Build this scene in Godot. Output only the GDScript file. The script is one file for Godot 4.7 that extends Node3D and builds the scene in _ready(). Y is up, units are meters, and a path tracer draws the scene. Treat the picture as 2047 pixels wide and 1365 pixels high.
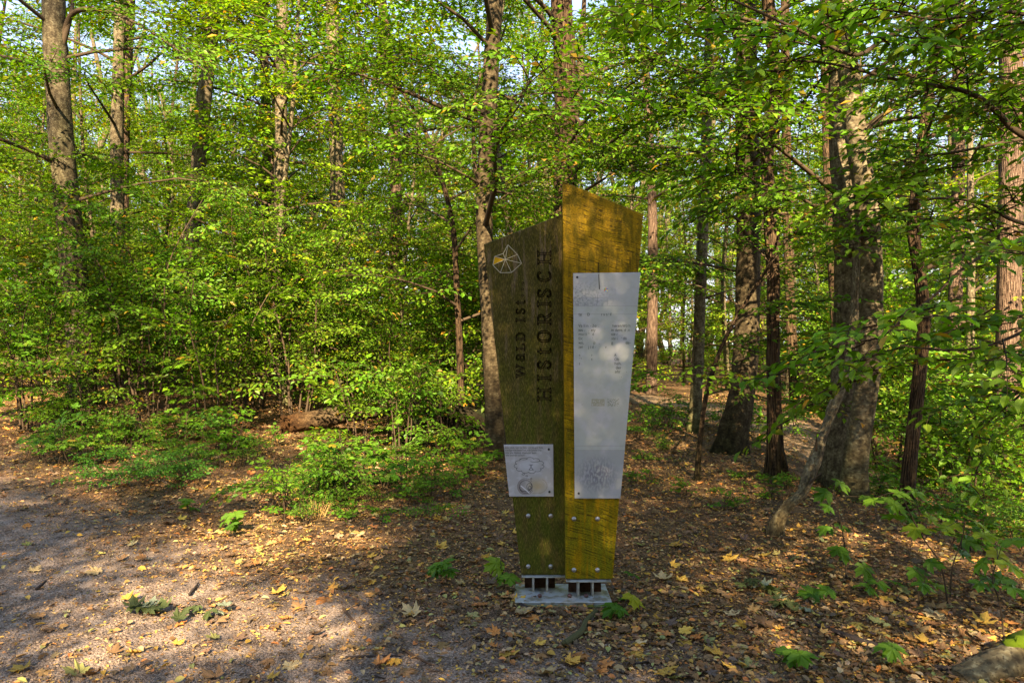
extends Node3D

const F := 1365.0          # focal length in pixels of the 2047 x 1365 photograph
const EYE := 1.35          # height of the lens above the ground in front of the sign

var rng := RandomNumberGenerator.new()
var used := {}
var M := {}
var bump_noise := FastNoiseLite.new()
var sprays_near: Array = []
var sprays_mid: Array = []
var sprays_far: Array = []
var maple_sprays: Array = []

# ---------------------------------------------------------------- helpers

func numbered(called: String) -> String:
	if not used.has(called):
		used[called] = 0
		return called
	used[called] += 1
	return "%s_%03d" % [called, used[called]]

func tag(o: Node, label: String, category: String, group := "") -> void:
	o.set_meta("label", label)
	o.set_meta("category", category)
	if group != "":
		o.set_meta("group", group)

func thing(called: String, label: String, category: String, at := Vector3.ZERO, group := "") -> Node3D:
	var o := Node3D.new()
	o.name = numbered(called)
	add_child(o, true)
	o.position = at
	tag(o, label, category, group)
	return o

func part(called: String, m: Mesh, mat: Material, parent: Node, at := Vector3.ZERO, label := "") -> MeshInstance3D:
	var o := MeshInstance3D.new()
	o.name = called if parent != self else numbered(called)
	o.mesh = m
	if mat != null:
		o.material_override = mat
	o.position = at
	parent.add_child(o, true)
	if label != "":
		o.set_meta("label", label)
	return o

func structure(called: String, m: Mesh, mat: Material) -> MeshInstance3D:
	var o := part(called, m, mat, self)
	o.set_meta("kind", "structure")
	return o

# a pixel of the photograph at a depth, as a point of the place (used as a ruler when laying things out)
func P(px: float, py: float, d: float) -> Vector3:
	return Vector3((px - 1023.5) / F * d, EYE - (py - 682.5) / F * d, -d)

func ss(a: float, b: float, x: float) -> float:
	return smoothstep(a, b, x)

func gh(x: float, z: float) -> float:
	var d := -z
	var h := 0.0
	h += 0.5 * ss(5.0, 12.0, d) * ss(-0.5, -6.0, x)
	h += 0.035 * maxf(0.0, d - 13.0) * ss(3.0, -4.0, x)
	var lip := 3.5 + maxf(0.0, d - 7.0) * 0.5
	var t := x - lip
	var drop := 0.0
	if t > -0.6:
		drop = 0.46 * (sqrt((t + 0.1) * (t + 0.1) + 0.25) * 0.5 + (t + 0.1) * 0.5)
	h -= minf(drop, 5.0)
	h += bump_noise.get_noise_2d(x * 3.0, z * 3.0) * 0.05 * (0.35 + ss(3.0, 7.0, d))
	return h

func seg_dist(p: Vector2, a: Vector2, b: Vector2) -> float:
	var t := clampf((p - a).dot(b - a) / (b - a).length_squared(), 0.0, 1.0)
	return p.distance_to(a + (b - a) * t)

# 1 on the gravel of the path, 0 on the forest floor
func gravel(x: float, z: float) -> float:
	var p := Vector2(x, z)
	var e := 99.0
	var way := [Vector2(2.0, 3.0), Vector2(0.15, -1.6), Vector2(-2.3, -2.9), Vector2(-5.2, -5.1), Vector2(-10.0, -8.2), Vector2(-22.0, -14.0)]
	for i in way.size() - 1:
		e = minf(e, seg_dist(p, way[i], way[i + 1]))
	e += bump_noise.get_noise_2d(x * 14.0 + 50.0, z * 14.0) * 0.45
	return 1.0 - ss(0.75, 1.75, e)

func back_path(x: float, z: float) -> float:
	var p := Vector2(x, z)
	var e := minf(seg_dist(p, Vector2(3.0, -17.0), Vector2(4.3, -12.5)), seg_dist(p, Vector2(4.3, -12.5), Vector2(4.0, -8.5)))
	e = minf(e, seg_dist(p, Vector2(3.0, -17.0), Vector2(-3.0, -19.0)))
	return 1.0 - ss(0.35, 0.85, e + bump_noise.get_noise_2d(x * 10.0, z * 10.0) * 0.3)

class Soup:
	var v := PackedVector3Array()
	var n := PackedVector3Array()
	var u := PackedVector2Array()
	var c := PackedColorArray()
	var i := PackedInt32Array()
	var smooth := true
	func tri(a: int, b: int, d: int) -> void:
		i.append(a); i.append(b); i.append(d)
	func add_to(m: ArrayMesh, mat: Material) -> void:
		if v.is_empty():
			return
		var a := []
		a.resize(Mesh.ARRAY_MAX)
		a[Mesh.ARRAY_VERTEX] = v
		if smooth and n.size() == v.size():
			a[Mesh.ARRAY_NORMAL] = n
		if u.size() == v.size():
			a[Mesh.ARRAY_TEX_UV] = u
		if c.size() == v.size():
			a[Mesh.ARRAY_COLOR] = c
		a[Mesh.ARRAY_INDEX] = i
		m.add_surface_from_arrays(Mesh.PRIMITIVE_TRIANGLES, a)
		if mat != null:
			m.surface_set_material(m.get_surface_count() - 1, mat)
	func mesh(mat: Material = null) -> ArrayMesh:
		var m := ArrayMesh.new()
		add_to(m, mat)
		return m

# a tapering tube along points; radii in metres; UV: u round in turns times girth, v along in metres
func tube(s: Soup, pts: PackedVector3Array, radii: PackedFloat32Array, sides := 8, rough := 0.0, flare := 0.0, tint_low := Color(1, 1, 1), seed_ := 0.0) -> void:
	var up := Vector3.RIGHT
	var t0 := (pts[1] - pts[0]).normalized()
	if absf(t0.dot(up)) > 0.9:
		up = Vector3.FORWARD
	var side := (up - t0 * up.dot(t0)).normalized()
	var along := 0.0
	var first := s.v.size()
	for k in pts.size():
		var t := (pts[mini(k + 1, pts.size() - 1)] - pts[maxi(k - 1, 0)]).normalized()
		side = (side - t * side.dot(t)).normalized()
		var other := t.cross(side)
		if k > 0:
			along += pts[k].distance_to(pts[k - 1])
		var low := exp(-along / 0.45)
		for j in sides + 1:
			var a := TAU * j / sides
			var dir := side * cos(a) + other * sin(a)
			var r := radii[k]
			if rough > 0.0:
				r *= 1.0 + rough * bump_noise.get_noise_3d(cos(a) * 12.0 + seed_, along * 22.0, sin(a) * 12.0) + rough * 0.7 * bump_noise.get_noise_3d(cos(a) * 34.0, along * 60.0 + seed_, sin(a) * 34.0)
			if flare > 0.0:
				r *= 1.0 + flare * exp(-along / 0.26) * (0.75 + 0.5 * cos(a * 4.0 + seed_) + 0.3 * cos(a * 7.0 + seed_ * 2.0))
			s.v.append(pts[k] + dir * r)
			s.n.append(dir)
			s.u.append(Vector2(float(j) / sides * maxf(1.0, roundf(TAU * radii[0] / 0.5)), along))
			s.c.append(Color(1, 1, 1).lerp(tint_low, clampf(low * 1.3 + 0.5 * bump_noise.get_noise_3d(cos(a) * 6.0 + seed_, along * 5.0, sin(a) * 6.0), 0.0, 1.0)))
	for k in pts.size() - 1:
		for j in sides:
			var a := first + k * (sides + 1) + j
			var b := a + sides + 1
			s.tri(a, b, a + 1)
			s.tri(a + 1, b, b + 1)
	# caps
	for e in [0, pts.size() - 1]:
		var at := s.v.size()
		var nn := (pts[0] - pts[1]).normalized() if e == 0 else (pts[e] - pts[e - 1]).normalized()
		s.v.append(pts[e]); s.n.append(nn); s.u.append(Vector2(0.5, 0)); s.c.append(Color(1, 1, 1))
		for j in sides:
			var q: int = first + e * (sides + 1) + j
			if e == 0:
				s.tri(at, q, q + 1)
			else:
				s.tri(at, q + 1, q)

func curve_points(ctrl: Array, step: float) -> PackedVector3Array:
	var out := PackedVector3Array()
	for k in ctrl.size() - 1:
		var a: Vector3 = ctrl[maxi(k - 1, 0)]
		var b: Vector3 = ctrl[k]
		var c: Vector3 = ctrl[k + 1]
		var d: Vector3 = ctrl[mini(k + 2, ctrl.size() - 1)]
		var n := maxi(1, int(ceil(b.distance_to(c) / step)))
		for j in n:
			out.append(b.cubic_interpolate(c, a, d, float(j) / n))
	out.append(ctrl[-1])
	return out

func taper(n: int, r0: float, r1: float, power := 1.0) -> PackedFloat32Array:
	var out := PackedFloat32Array()
	for k in n:
		out.append(lerpf(r0, r1, pow(float(k) / maxf(1.0, n - 1), power)))
	return out

func quad(s: Soup, a: Vector3, b: Vector3, c: Vector3, d: Vector3, n: Vector3) -> void:
	var k := s.v.size()
	for p in [a, b, c, d]:
		s.v.append(p); s.n.append(n); s.u.append(Vector2(p.x, p.y))
	if (b - a).cross(c - a).dot(n) > 0.0:
		s.tri(k, k + 2, k + 1); s.tri(k, k + 3, k + 2)
	else:
		s.tri(k, k + 1, k + 2); s.tri(k, k + 2, k + 3)

# a flat convex slab: its front outline (points in x, y), front face at z0, thickness going back, bevelled rim; UV from a frame
func slab(outline: Array, z0: float, thick: float, bevel: float, frame: Rect2) -> ArrayMesh:
	var s := Soup.new()
	var mid := Vector2.ZERO
	for p in outline:
		mid += p / outline.size()
	var inner := []
	for p in outline:
		inner.append(p + (mid - p).normalized() * bevel * 1.4)
	var fan := func(pts: Array, z: float, n: Vector3):
		var k := s.v.size()
		for p in pts:
			s.v.append(Vector3(p.x, p.y, z)); s.n.append(n); s.u.append((p - frame.position) / frame.size)
		for j in range(1, pts.size() - 1):
			var a: Vector3 = s.v[k]
			if (s.v[k + j] - a).cross(s.v[k + j + 1] - a).dot(n) > 0.0:
				s.tri(k, k + j + 1, k + j)
			else:
				s.tri(k, k + j, k + j + 1)
	fan.call(inner, z0, Vector3.BACK)
	fan.call(outline, z0 - thick, Vector3.FORWARD)
	for j in outline.size():
		var p: Vector2 = outline[j]
		var q: Vector2 = outline[(j + 1) % outline.size()]
		var pi: Vector2 = inner[j]
		var qi: Vector2 = inner[(j + 1) % outline.size()]
		var o := ((p + q) * 0.5 - mid)
		var e := (q - p).normalized()
		var nn := Vector2(e.y, -e.x)
		if nn.dot(o) < 0.0:
			nn = -nn
		var n3 := Vector3(nn.x, nn.y, 0)
		for strip in [[p, q, z0 - bevel, p, q, z0 - thick, n3], [pi, qi, z0, p, q, z0 - bevel, (n3 + Vector3.BACK).normalized()]]:
			var k := s.v.size()
			for w in [[strip[0], strip[2]], [strip[1], strip[2]], [strip[4], strip[5]], [strip[3], strip[5]]]:
				var w2: Vector2 = w[0]
				s.v.append(Vector3(w2.x, w2.y, w[1])); s.n.append(strip[6]); s.u.append((w2 - frame.position) / frame.size + Vector2((z0 - w[1]) * 0.7, 0))
			if (s.v[k + 1] - s.v[k]).cross(s.v[k + 2] - s.v[k]).dot(strip[6]) > 0.0:
				s.tri(k, k + 2, k + 1); s.tri(k, k + 3, k + 2)
			else:
				s.tri(k, k + 1, k + 2); s.tri(k, k + 2, k + 3)
	return s.mesh()

func block(size: Vector3, bevel: float) -> ArrayMesh:   # a bevelled box, base at y = 0
	var h := size * 0.5
	var m := slab([Vector2(-h.x, -h.z), Vector2(h.x, -h.z), Vector2(h.x, h.z), Vector2(-h.x, h.z)], size.y, size.y, bevel, Rect2(-h.x, -h.z, size.x, size.z))
	var a := m.surface_get_arrays(0)
	var v: PackedVector3Array = a[Mesh.ARRAY_VERTEX]
	var n: PackedVector3Array = a[Mesh.ARRAY_NORMAL]
	for k in v.size():
		v[k] = Vector3(v[k].x, v[k].z, -v[k].y)
		n[k] = Vector3(n[k].x, n[k].z, -n[k].y)
	a[Mesh.ARRAY_VERTEX] = v
	a[Mesh.ARRAY_NORMAL] = n
	var o := ArrayMesh.new()
	o.add_surface_from_arrays(Mesh.PRIMITIVE_TRIANGLES, a)
	return o

# ---------------------------------------------------------------- textures and materials

func noise(freq: float, seed_: int, octaves := 4) -> FastNoiseLite:
	var n := FastNoiseLite.new()
	n.seed = seed_
	n.frequency = freq
	n.fractal_octaves = octaves
	n.noise_type = FastNoiseLite.TYPE_SIMPLEX_SMOOTH
	return n

func grad(stops: Array, t: float) -> Color:
	for k in stops.size() - 1:
		if t <= stops[k + 1][0]:
			return stops[k][1].lerp(stops[k + 1][1], clampf((t - stops[k][0]) / (stops[k + 1][0] - stops[k][0]), 0.0, 1.0))
	return stops[-1][1]

func tex(im: Image) -> ImageTexture:
	return ImageTexture.create_from_image(im)

func mat(color: Color, rough := 0.8, metal := 0.0) -> StandardMaterial3D:
	var m := StandardMaterial3D.new()
	m.albedo_color = color
	m.roughness = rough
	m.metallic = metal
	if metal == 0.0 and rough > 0.55:
		m.metallic_specular = 0.25
	return m

func bark(seed_: int, kind: int) -> StandardMaterial3D:
	var w := 256
	var h := 512
	var a := noise(0.02, seed_).get_seamless_image(w, h)
	var b := noise(0.05, seed_ + 1).get_seamless_image(w, h)
	var c := noise(0.09, seed_ + 2, 3).get_seamless_image(w, h)
	var im := Image.create(w, h, false, Image.FORMAT_RGB8)
	var bm := Image.create(w, h, false, Image.FORMAT_RGB8)
	for y in h:
		for x in w:
			var big := a.get_pixel(x, y).r
			var fur := b.get_pixel(x if kind == 0 else (x * 2) % w, (y * 2) % h if kind == 0 else (y / 4)).r
			var fine := c.get_pixel((x / 2 if kind == 0 else x), y).r
			var col: Color
			var rel: float
			if kind == 0:       # smooth bark with blotches, pale lichen and dark cross lines
				col = grad([[0.25, Color(0.28, 0.24, 0.18)], [0.5, Color(0.41, 0.36, 0.28)], [0.75, Color(0.52, 0.47, 0.38)]], big * 0.6 + fine * 0.4)
				if fine > 0.70 and big > 0.5:
					col = col.lerp(Color(0.60, 0.56, 0.46), 0.6)
				if fur < 0.33:
					col = col.lerp(Color(0.23, 0.19, 0.15), 0.55)
				rel = big * 0.5 + fine * 0.3 + minf(fur, 0.4) * 0.5
			else:               # furrowed bark
				col = grad([[0.28, Color(0.20, 0.145, 0.11)], [0.46, Color(0.40, 0.31, 0.25)], [0.7, Color(0.56, 0.46, 0.38)]], fur * 0.72 + fine * 0.28)
				rel = fur * 0.85 + fine * 0.2
			im.set_pixel(x, y, col)
			bm.set_pixel(x, y, Color(rel, rel, rel))
	var m := mat(Color(1, 1, 1), 0.9)
	m.albedo_texture = tex(im)
	m.vertex_color_use_as_albedo = true
	m.heightmap_enabled = true
	m.heightmap_texture = tex(bm)
	m.heightmap_scale = 1.2 if kind == 0 else 3.0
	m.uv1_scale = Vector3(1.0, 0.6, 1)
	return m

func wood_left() -> StandardMaterial3D:
	var w := 256
	var h := 1024
	var fine := noise(0.5, 11, 2)
	var streak := noise(0.045, 12, 3)
	var blot := noise(0.012, 13, 4)
	var im := Image.create(w, h, false, Image.FORMAT_RGB8)
	var bm := Image.create(w, h, false, Image.FORMAT_RGB8)
	for y in h:
		for x in w:
			var f := fine.get_noise_2d(x * 1.3, y * 0.12)
			var st := streak.get_noise_2d(x * 1.6, y * 0.10)
			var b := blot.get_noise_2d(x * 2.6, y * 0.8)
			var col := Color(0.31, 0.265, 0.11)
			col = col.lerp(Color(0.24, 0.225, 0.055), clampf(0.5 + b * 0.7, 0, 1))
			col = col.lerp(Color(0.38, 0.32, 0.23), clampf(st * 2.0 - 0.25 - b * 0.8, 0, 1) * clampf(1.15 - y / 800.0, 0.15, 1.0))
			col = col.lerp(Color(0.30, 0.36, 0.05), clampf((y - 300) / 900.0, 0, 0.4) * clampf(0.6 + b, 0, 1))
			col = col * (1.0 + f * 0.42)
			if f > 0.42:
				col = col.lerp(Color(0.56, 0.47, 0.28), 0.4)
			col.a = 1.0
			im.set_pixel(x, y, col)
			var r := 0.5 + f * 0.5 + st * 0.25
			bm.set_pixel(x, y, Color(r, r, r))
	var m := mat(Color(1, 1, 1), 0.85)
	m.albedo_texture = tex(im)
	m.heightmap_enabled = true
	m.heightmap_texture = tex(bm)
	m.heightmap_scale = 0.25
	return m

func wood_yellow() -> StandardMaterial3D:
	var w := 384
	var h := 1024
	var crack := noise(0.06, 21, 2)
	var blot := noise(0.010, 22, 4)
	var fine := noise(0.3, 23, 2)
	var tall := noise(0.016, 24, 3)
	var im := Image.create(w, h, false, Image.FORMAT_RGB8)
	var bm := Image.create(w, h, false, Image.FORMAT_RGB8)
	for y in h:
		for x in w:
			var warp := blot.get_noise_2d(x * 0.35, y * 0.35) * 9.0 - x * 0.16
			var c := crack.get_noise_2d(x * 0.08, (y + warp) * 3.6)
			var b := blot.get_noise_2d(x * 2.0 + 300.0, y * 1.6)
			var f := fine.get_noise_2d(x * 0.25, y * 1.5)
			var v := tall.get_noise_2d(x * 2.4, y * 0.35)
			var col := Color(0.54, 0.41, 0.0)
			col = col.lerp(Color(0.41, 0.33, 0.0), clampf(0.25 + b * 1.6 + v * 0.8, 0, 1))
			col = col.lerp(Color(0.60, 0.47, 0.0), clampf(b * -2.0 - 0.2, 0, 1))
			col = col.lerp(Color(0.36, 0.42, 0.02), clampf((x - 250.0) / 130.0, 0, 1) * clampf((y - 330) / 500.0, 0, 1) * 0.8)
			col = col.lerp(Color(0.42, 0.40, 0.03), clampf((y - 520) / 500.0, 0, 1) * clampf(0.65 + v * 1.4, 0, 1))
			var cut := clampf((-c - 0.17) * 7.0, 0, 1) * clampf(0.55 - b * 1.2 + v, 0.1, 1)
			col = col.lerp(Color(0.16, 0.115, 0.01), cut * 0.6)
			# a hanging stain where water ran down above the panel
			if y > 150 and y < 270:
				var run := clampf(absf(fmod(x * 0.021 + v * 0.6, 1.0) - 0.5) * -9.0 + 1.1, 0, 1) * clampf(1.0 - absf(y - 215.0) / 60.0, 0, 1)
				col = col.lerp(Color(0.22, 0.17, 0.02), run * 0.7)
			col = col * (1.0 + f * 0.28)
			col.a = 1.0
			im.set_pixel(x, y, col)
			var r := 0.6 + f * 0.3 - cut * 0.5
			bm.set_pixel(x, y, Color(r, r, r))
	var m := mat(Color(1, 1, 1), 0.6)
	m.albedo_texture = tex(im)
	m.heightmap_enabled = true
	m.heightmap_texture = tex(bm)
	m.heightmap_scale = 0.2
	return m

func line(im: Image, a: Vector2, b: Vector2, w: float, col: Color) -> void:
	var n := int(a.distance_to(b) * 1.5) + 1
	for k in n + 1:
		var p := a.lerp(b, float(k) / n)
		for dy in range(-int(w) - 1, int(w) + 2):
			for dx in range(-int(w) - 1, int(w) + 2):
				var q := Vector2(roundf(p.x) + dx, roundf(p.y) + dy)
				var c := clampf(w * 0.5 + 0.6 - q.distance_to(p), 0, 1) * col.a
				if c > 0.0 and q.x >= 0 and q.y >= 0 and q.x < im.get_width() and q.y < im.get_height():
					im.set_pixel(int(q.x), int(q.y), im.get_pixel(int(q.x), int(q.y)).lerp(Color(col.r, col.g, col.b), c))

func arc(im: Image, mid: Vector2, rx: float, ry: float, a0: float, a1: float, w: float, col: Color) -> void:
	var last := mid + Vector2(cos(a0) * rx, sin(a0) * ry)
	for k in range(1, 25):
		var a := lerpf(a0, a1, k / 24.0)
		var p := mid + Vector2(cos(a) * rx, sin(a) * ry)
		line(im, last, p, w, col)
		last = p

func print_big() -> StandardMaterial3D:
	var w := 340
	var h := 1130
	var n := noise(0.02, 31, 4)
	var n2 := noise(0.008, 32, 4)
	var n3 := noise(0.05, 33, 3)
	var im := Image.create(w, h, false, Image.FORMAT_RGB8)
	for y in h:
		for x in w:
			var col := Color(0.665, 0.66, 0.62)
			var a := n.get_noise_2d(x, y)
			var b := n2.get_noise_2d(x, y)
			col = col.lerp(Color(0.71, 0.69, 0.695), clampf(b * 2.0 + 0.1, 0, 1) * 0.6)
			col = col.lerp(Color(0.62, 0.625, 0.585), clampf(a * 2.0, 0, 1) * 0.4)
			if y < 168:     # the bleached picture at the top
				var ink := clampf(n3.get_noise_2d(x * 1.2, y * 1.2) * 2.6, 0, 1) * clampf(1.2 - x / 200.0, 0, 1) * clampf((y - 30) / 60.0, 0.25, 1)
				col = col.lerp(Color(0.40, 0.39, 0.40), ink * 0.55)
				col = col.lerp(Color(0.63, 0.61, 0.62), 0.3)
			if y > 888:     # the bleached picture at the foot
				var e := Vector2((x - 120.0) / 95.0, (y - 1010.0) / 85.0).length()
				col = col.lerp(Color(0.55, 0.54, 0.55), 0.4)
				col = col.lerp(Color(0.47, 0.455, 0.47), clampf(1.25 - e, 0, 1) * clampf(0.6 + n3.get_noise_2d(x * 1.5, y * 0.8) * 1.8, 0, 1))
				col = col.lerp(Color(0.60, 0.595, 0.585), clampf((x - 190.0) / 120.0, 0, 1) * 0.6)
			im.set_pixel(x, y, col)
	for y in [168, 208, 866, 888]:
		line(im, Vector2(0, y), Vector2(w, y), 1.0, Color(0.45, 0.44, 0.44, 0.5))
	# ghost of the drawing: a cottage and grazing animals, nearly gone
	var g := Color(0.42, 0.41, 0.43, 0.55)
	line(im, Vector2(100, 128), Vector2(170, 124), 1, g)
	line(im, Vector2(100, 128), Vector2(98, 165), 1, g)
	line(im, Vector2(170, 124), Vector2(172, 165), 1, g)
	arc(im, Vector2(45, 140), 26, 14, 0, TAU, 1, g)
	for x in [28, 38, 55, 64]:
		line(im, Vector2(x, 148), Vector2(x, 166), 1, g)
	line(im, Vector2(125, 95), Vector2(118, 165), 1.5, g)
	# the pale rectangles of two faded stamps
	for y in range(632, 668):
		for x in range(92, 158):
			if n3.get_noise_2d(x * 2.0, y * 2.0) > -0.25:
				im.set_pixel(x, y, im.get_pixel(x, y).lerp(Color(0.52, 0.49, 0.36), 0.5))
		for x in range(172, 232):
			if n3.get_noise_2d(x * 2.4, y * 2.4) > 0.12:
				im.set_pixel(x, y, im.get_pixel(x, y).lerp(Color(0.42, 0.42, 0.34), 0.55))
	# dried water marks
	var m := mat(Color(1, 1, 1), 0.14)
	m.albedo_texture = tex(im)
	m.metallic_specular = 0.6
	return m

func print_small() -> StandardMaterial3D:
	var w := 400
	var h := 416
	var n := noise(0.012, 41, 4)
	var im := Image.create(w, h, false, Image.FORMAT_RGB8)
	for y in h:
		for x in w:
			var a := n.get_noise_2d(x, y)
			var col := Color(0.64, 0.625, 0.615).lerp(Color(0.70, 0.68, 0.68), clampf(a * 2.0, 0, 1))
			var e := Vector2((x - 265.0) / 90.0, (y - 330.0) / 70.0).length()
			col = col.lerp(Color(0.66, 0.58, 0.44), clampf(1.2 - e, 0, 1) * 0.8)
			e = Vector2((x - 200.0) / 85.0, (y - 165.0) / 50.0).length()
			col = col.lerp(Color(0.70, 0.69, 0.70), clampf(1.6 - e * 1.4, 0, 1) * 0.9)
			e = Vector2((x - 175.0) / 62.0, (y - 335.0) / 62.0).length()
			if e < 1.0:
				col = col.lerp(Color(0.50, 0.46, 0.44), clampf(0.15 + 0.6 * (Vector2(x - 205.0, y - 320.0).length() / 60.0 - 0.3), 0, 0.85))
			im.set_pixel(x, y, col)
	var ink := Color(0.20, 0.19, 0.20, 0.85)
	# a thought cloud: scallops round an oval
	for k in 11:
		var a := TAU * k / 11.0 + 0.2
		var mid := Vector2(205, 165) + Vector2(cos(a) * 92.0, sin(a) * 48.0)
		arc(im, mid, 30, 17, a - 1.35, a + 1.35, 2.2, ink)
	arc(im, Vector2(160, 110), 34, 9, 0.3, 2.9, 2.0, ink)
	arc(im, Vector2(250, 128), 40, 10, 0.2, 2.6, 2.0, ink)
	arc(im, Vector2(158, 236), 11, 6, 0, TAU, 1.8, ink)
	arc(im, Vector2(186, 250), 8, 5, 0, TAU, 1.8, ink)
	# a stool under a small lamp inside the cloud
	line(im, Vector2(204, 160), Vector2(236, 160), 3, ink)
	line(im, Vector2(214, 160), Vector2(220, 180), 2.5, ink)
	line(im, Vector2(226, 160), Vector2(220, 180), 2.5, ink)
	line(im, Vector2(220, 180), Vector2(204, 200), 3, ink)
	line(im, Vector2(220, 180), Vector2(238, 200), 3, ink)
	line(im, Vector2(202, 201), Vector2(240, 201), 3, ink)
	# a small animal curled up asleep in its round nest
	arc(im, Vector2(176, 335), 66, 66, 0.5, 5.6, 2.5, Color(0.40, 0.36, 0.33, 0.8))
	arc(im, Vector2(178, 337), 52, 52, 0.0, TAU, 2.2, ink)
	arc(im, Vector2(172, 345), 44, 30, 0.4, 3.3, 5.0, Color(0.25, 0.23, 0.23, 0.8))
	arc(im, Vector2(206, 335), 20, 26, 0, TAU, 2.4, ink)
	arc(im, Vector2(210, 345), 9, 16, 0, TAU, 3.0, ink)
	line(im, Vector2(140, 330), Vector2(205, 385), 7, Color(0.82, 0.80, 0.80, 0.9))
	arc(im, Vector2(222, 272), 6, 6, 0, TAU, 2.5, Color(0.35, 0.30, 0.24, 0.9))
	arc(im, Vector2(262, 330), 88, 62, -1.0, 1.9, 1.6, Color(0.50, 0.43, 0.33, 0.7))
	var m := mat(Color(1, 1, 1), 0.2)
	m.albedo_texture = tex(im)
	return m

func ground_material() -> StandardMaterial3D:
	var s := 512
	var a := noise(0.012, 51, 4).get_seamless_image(s, s)
	var b := noise(0.11, 52, 3).get_seamless_image(s, s)
	var c := noise(0.30, 53, 2).get_seamless_image(s, s)
	var im := Image.create(s, s, false, Image.FORMAT_RGB8)
	var bm := Image.create(s, s, false, Image.FORMAT_RGB8)
	for y in s:
		for x in s:
			var g := a.get_pixel(x, y).r * 0.3 + b.get_pixel(x, y).r * 0.4 + c.get_pixel(x, y).r * 0.3
			var col := grad([[0.3, Color(0.42, 0.38, 0.34)], [0.5, Color(0.78, 0.74, 0.70)], [0.7, Color(1.0, 0.97, 0.93)]], g)
			im.set_pixel(x, y, col)
			var r := b.get_pixel(x, y).r * 0.6 + c.get_pixel(x, y).r * 0.5
			bm.set_pixel(x, y, Color(r, r, r))
	var m := mat(Color(1, 1, 1), 0.95)
	m.albedo_texture = tex(im)
	m.heightmap_enabled = true
	m.heightmap_texture = tex(bm)
	m.heightmap_scale = 1.6
	m.uv1_triplanar = true
	m.uv1_world_triplanar = true
	m.uv1_scale = Vector3(1.1, 1.1, 1.1)
	m.vertex_color_use_as_albedo = true
	return m

func leaf_material(rough: float, back: Color) -> StandardMaterial3D:
	var m := mat(Color(1, 1, 1), rough)
	m.vertex_color_use_as_albedo = true
	m.backlight_enabled = true
	m.backlight = back
	m.metallic_specular = 0.28
	return m

# ---------------------------------------------------------------- leaves

# one oval leaf, folded along its rib: from p along dir, in the plane with normal up
func oval_leaf(s: Soup, p: Vector3, dir: Vector3, up: Vector3, length: float, wide: float, col: Color, cheap := false) -> void:
	var x := dir.normalized()
	var z := x.cross(up).normalized()
	var y := z.cross(x).normalized()
	var k := s.v.size()
	var w := length * wide * 0.5
	if cheap:
		for q in [p, p + x * length * 0.45 + z * w + y * w * 0.35, p + x * length - y * length * 0.08, p + x * length * 0.45 - z * w + y * w * 0.35]:
			s.v.append(q); s.c.append(col)
		s.tri(k, k + 1, k + 2); s.tri(k, k + 2, k + 3)
		return
	for q in [p, p + x * length * 0.3 + z * w * 0.85 + y * w * 0.35, p + x * length * 0.66 + z * w * 0.8 + y * w * 0.25, p + x * length - y * length * 0.12, p + x * length * 0.66 - z * w * 0.8 + y * w * 0.25, p + x * length * 0.3 - z * w * 0.85 + y * w * 0.35]:
		s.v.append(q); s.c.append(col)
	s.tri(k, k + 1, k + 2); s.tri(k, k + 2, k + 3); s.tri(k, k + 3, k + 4); s.tri(k, k + 4, k + 5)

# a five-lobed leaf with a toothed outline, fanned from its heart
func lobed_leaf(s: Soup, p: Vector3, dir: Vector3, up: Vector3, length: float, col: Color, curl := 0.15) -> void:
	var x := dir.normalized()
	var z := x.cross(up).normalized()
	var y := z.cross(x).normalized()
	var k := s.v.size()
	var ring := [[0.0, -0.02], [0.13, 0.42], [0.02, 0.36], [0.30, 0.22], [0.34, 0.62], [0.42, 0.55], [0.56, 0.78 * 0.9], [0.54, 0.30], [0.66, 0.20], [0.80, 0.26], [0.86, 0.13], [1.04, 0.0]]
	ring = [[0.0, 0.02], [-0.10, 0.16], [-0.02, 0.34], [0.12, 0.24], [0.22, 0.50], [0.32, 0.46], [0.56, 0.60], [0.50, 0.36], [0.46, 0.20], [0.66, 0.22], [0.78, 0.28], [0.80, 0.14], [1.0, 0.0]]
	s.v.append(p + x * length * 0.25 - y * length * 0.04)
	s.c.append(col)
	var n := 0
	for half in [1, -1]:
		for j in ring.size():
			var r = ring[j] if half == 1 else ring[ring.size() - 1 - j]
			if half == -1 and (j == 0):
				continue
			var rr := Vector2(r[0] - 0.25, r[1]).length()
			s.v.append(p + x * length * r[0] + z * length * r[1] * half - y * length * curl * rr * rr * 2.0 + y * length * 0.05 * sin(j * 2.3))
			s.c.append(col)
			n += 1
	for j in n:
		s.tri(k, k + 1 + j, k + 1 + (j + 1) % n)

func green(r: RandomNumberGenerator) -> Color:
	var b := r.randf_range(0.62, 1.35)
	var c := Color(0.112, 0.215, 0.013) * b
	var t := r.randf()
	if t < 0.17:
		c = c.lerp(Color(0.17, 0.20, 0.018), r.randf_range(0.4, 1.0))
	elif t < 0.188:
		c = c.lerp(Color(0.36, 0.20, 0.03), r.randf_range(0.5, 1.0))
	c.a = 1.0
	return c

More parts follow.
